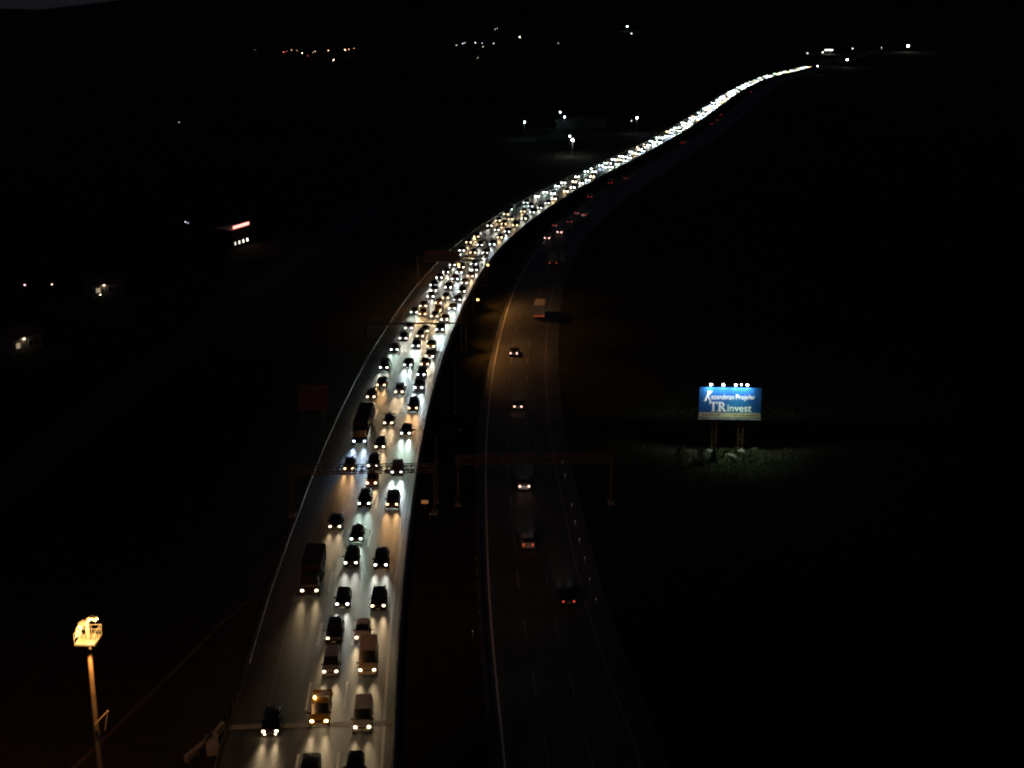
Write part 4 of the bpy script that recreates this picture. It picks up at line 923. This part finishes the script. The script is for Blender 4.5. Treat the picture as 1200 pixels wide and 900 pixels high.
def house(px, py, yaw, W, D, Hh, label, wall, lit, name='house', wall_light=0, lc=(1, .8, .55)):
    p = at(px, py); root = tag(empty(name, p, yaw), label, 'house'); wm = mat('plaster_' + wall, {'white': (.3, .28, .25), 'grey': (.32, .31, .3), 'beige': (.5, .44, .34)}[wall], .9, noise=.15)
    mb = MB(); mb.box((0, D / 2, Hh / 2), (W, D, Hh), wm)
    mb.add([(-W / 2, 0, Hh), (-W / 2, D, Hh), (-W / 2, D / 2, Hh + D * .28)], [(0, 1, 2)], wm); mb.add([(W / 2, 0, Hh), (W / 2, D, Hh), (W / 2, D / 2, Hh + D * .28)], [(0, 1, 2)], wm); mb.build('wall', root)
    mb = MB(); rmt = mat('roof_tiles', (.16, .07, .05), .85, noise=.3, scale=1)
    for a in (-1, 1):
        y0 = D / 2 + a * (D / 2 + .35); vs = [(-W / 2 - .3, y0, Hh - .12), (W / 2 + .3, y0, Hh - .12), (W / 2 + .3, D / 2, Hh + D * .28 + .06), (-W / 2 - .3, D / 2, Hh + D * .28 + .06)]
        mb.add(vs + [(x, y, z + .12) for x, y, z in vs], [(0, 1, 2, 3), (4, 5, 6, 7), (0, 1, 5, 4), (1, 2, 6, 5), (3, 0, 4, 7)], rmt)
    mb.build('roof', root)
    for (x, z, w_, h_, on) in lit:
        m = mat('lit_window', (.9, .7, .4), .4, emit=on, ecol=lc) if on else M_GLASS
        mb = MB(); mb.box((x, -.03, z), (w_ + .16, .06, h_ + .16), M_PLATE); fr = mb.build('window', root); mb = MB(); mb.box((x, -.07, z), (w_, .02, h_), m); mb.build('pane', fr)
    mb = MB(); mb.box((W * .32, -.03, 1.05), (.95, .07, 2.1), mat('door', (.12, .07, .04), .6)); mb.build('door', root)
    if wall_light:
        mb = MB(); mb.box((-W * .12, -.25, 2.75), (.2, .3, .16), mat('wall_lamp', (.9, .8, .6), .3, emit=.6, ecol=lc)); mb.build('wall_lamp', root)
        ld = bpy.data.lights.new('porch_light', 'POINT'); ld.energy = wall_light; ld.color = lc; ld.shadow_soft_size = .12
        lo = bpy.data.objects.new('porch_light', ld); COL.objects.link(lo); lo.parent = root; lo.location = (-W * .12, -.7, 2.6)
house(33, 411, R(62), 8, 6, 3.2, 'small house with a lamp lit pale wall at the far left edge', 'white', [(-2.5, 1.6, 1, 1.1, .02), (.8, 1.6, 1, 1.1, 0)], wall_light=.3)
house(127, 346.5, R(35), 8, 6, 3.0, 'white walled house with a dim porch lamp in the left fields', 'white', [(-2.4, 1.6, 1.1, 1.1, .015), (.6, 1.6, 1, 1.1, 0)], wall_light=.22)
def shop():
    p = at(283, 289); root = tag(empty('roadside_shop', p, R(72)), 'dark roadside shop with a glowing red roof sign and four lit windows', 'shop')
    wm = mat('shop_wall', (.04, .035, .033), .85, noise=.2); W, D, Hh = 11, 6, 5.6
    mb = MB(); mb.box((0, D / 2, Hh / 2), (W, D, Hh), wm); mb.build('wall', root)
    mb = MB(); mb.box((0, D / 2, Hh + .09), (W + .4, D + .4, .18), M_CONC); mb.build('roof', root)
    mb = MB(); mb.box((0, -.25, Hh + .75), (9.2, .25, .75), mat('red_sign', (.8, .2, .15), .4, emit=.2, ecol=(1, .30, .24))); mb.build('roof_sign', root)
    for i in range(4):
        x = -3.6 + i * 2.4; mb = MB(); mb.box((x, -.03, 1.5), (1.0, .06, 1.0), M_PLATE); fr = mb.build('window', root); mb = MB(); mb.box((x, -.07, 1.5), (.55, .02, .8), mat(f'shop_pane_{i}', (.9, .8, .6), .4, emit=.12 + .1 * i, ecol=(1, .92, .78))); mb.build('pane', fr)
shop()
def shed(px, py, W, D, Hh, yaw, label, lit=0.):
    p = at(px, py); root = tag(empty('warehouse', p, yaw), label, 'warehouse', 'sheds of the works yard'); wm = mat('shed_cladding', (.1, .1, .105), .6, .2, noise=.15, scale=.5)
    mb = MB(); mb.box((0, D / 2, Hh / 2), (W, D, Hh), wm); mb.add([(-W / 2, 0, Hh), (-W / 2, D, Hh), (-W / 2, D / 2, Hh + 1.5)], [(0, 1, 2)], wm); mb.add([(W / 2, 0, Hh), (W / 2, D, Hh), (W / 2, D / 2, Hh + 1.5)], [(0, 1, 2)], wm); mb.build('wall', root)
    mb = MB()
    for y0 in (-.3, D + .3): mb.add([(-W / 2 - .3, y0, Hh - .05), (W / 2 + .3, y0, Hh - .05), (W / 2 + .3, D / 2, Hh + 1.6), (-W / 2 - .3, D / 2, Hh + 1.6)], [(0, 1, 2, 3)], mat('shed_roof', (.12, .12, .13), .6, .3))
    mb.build('roof', root); mb = MB(); mb.box((0, -.04, 2), (4, .08, 4), M_DARKSTEEL); mb.build('roller_door', root)
shed(668, 151, 16, 10, 4, .1, 'grey works shed between the greenish lamp pair and the brightest lamp')
shed(690, 150, 20, 10, 4.5, -.05, 'wider grey works shed right of the lamp pair')
# the broad lit bar beyond the jam: a lit forecourt canopy
def canopy():
    p = at(971, 63.5); root = tag(empty('forecourt_canopy', p, R(0)), 'broad lit forecourt canopy showing as a bright bar beyond the jam', 'canopy', GR)
    mb = MB(); mb.box((0, 0, 6), (10, 9, .8), mat('canopy_lit', (.9, .9, .85), .4, emit=.4, ecol=(1, .97, .88))); mb.build('canopy_roof', root)
    for x in (-3.6, 3.6):
        for y in (-2.5, 2.5): mb = MB(); mb.tube((x, y, 0), (x, y, 5.6), .2, .2, M_DARKSTEEL, 8); mb.build('column', root)
canopy()

# overlap report
for i in range(len(OCC)):
    for j in range(i):
        a, b = OCC[i], OCC[j]; d = b[1] - a[1]
        if d.length < 9:
            f = Vector((math.cos(a[2]), math.sin(a[2]), 0)); lon, lat = abs(d.dot(f)), abs(d.cross(f).z)
            if lon < (a[3] + b[3]) / 2 and lat < (a[4] + b[4]) / 2: print('OVERLAP', a[0], b[0], round(lon, 1), round(lat, 1), [round(q, 1) for q in a[1]])
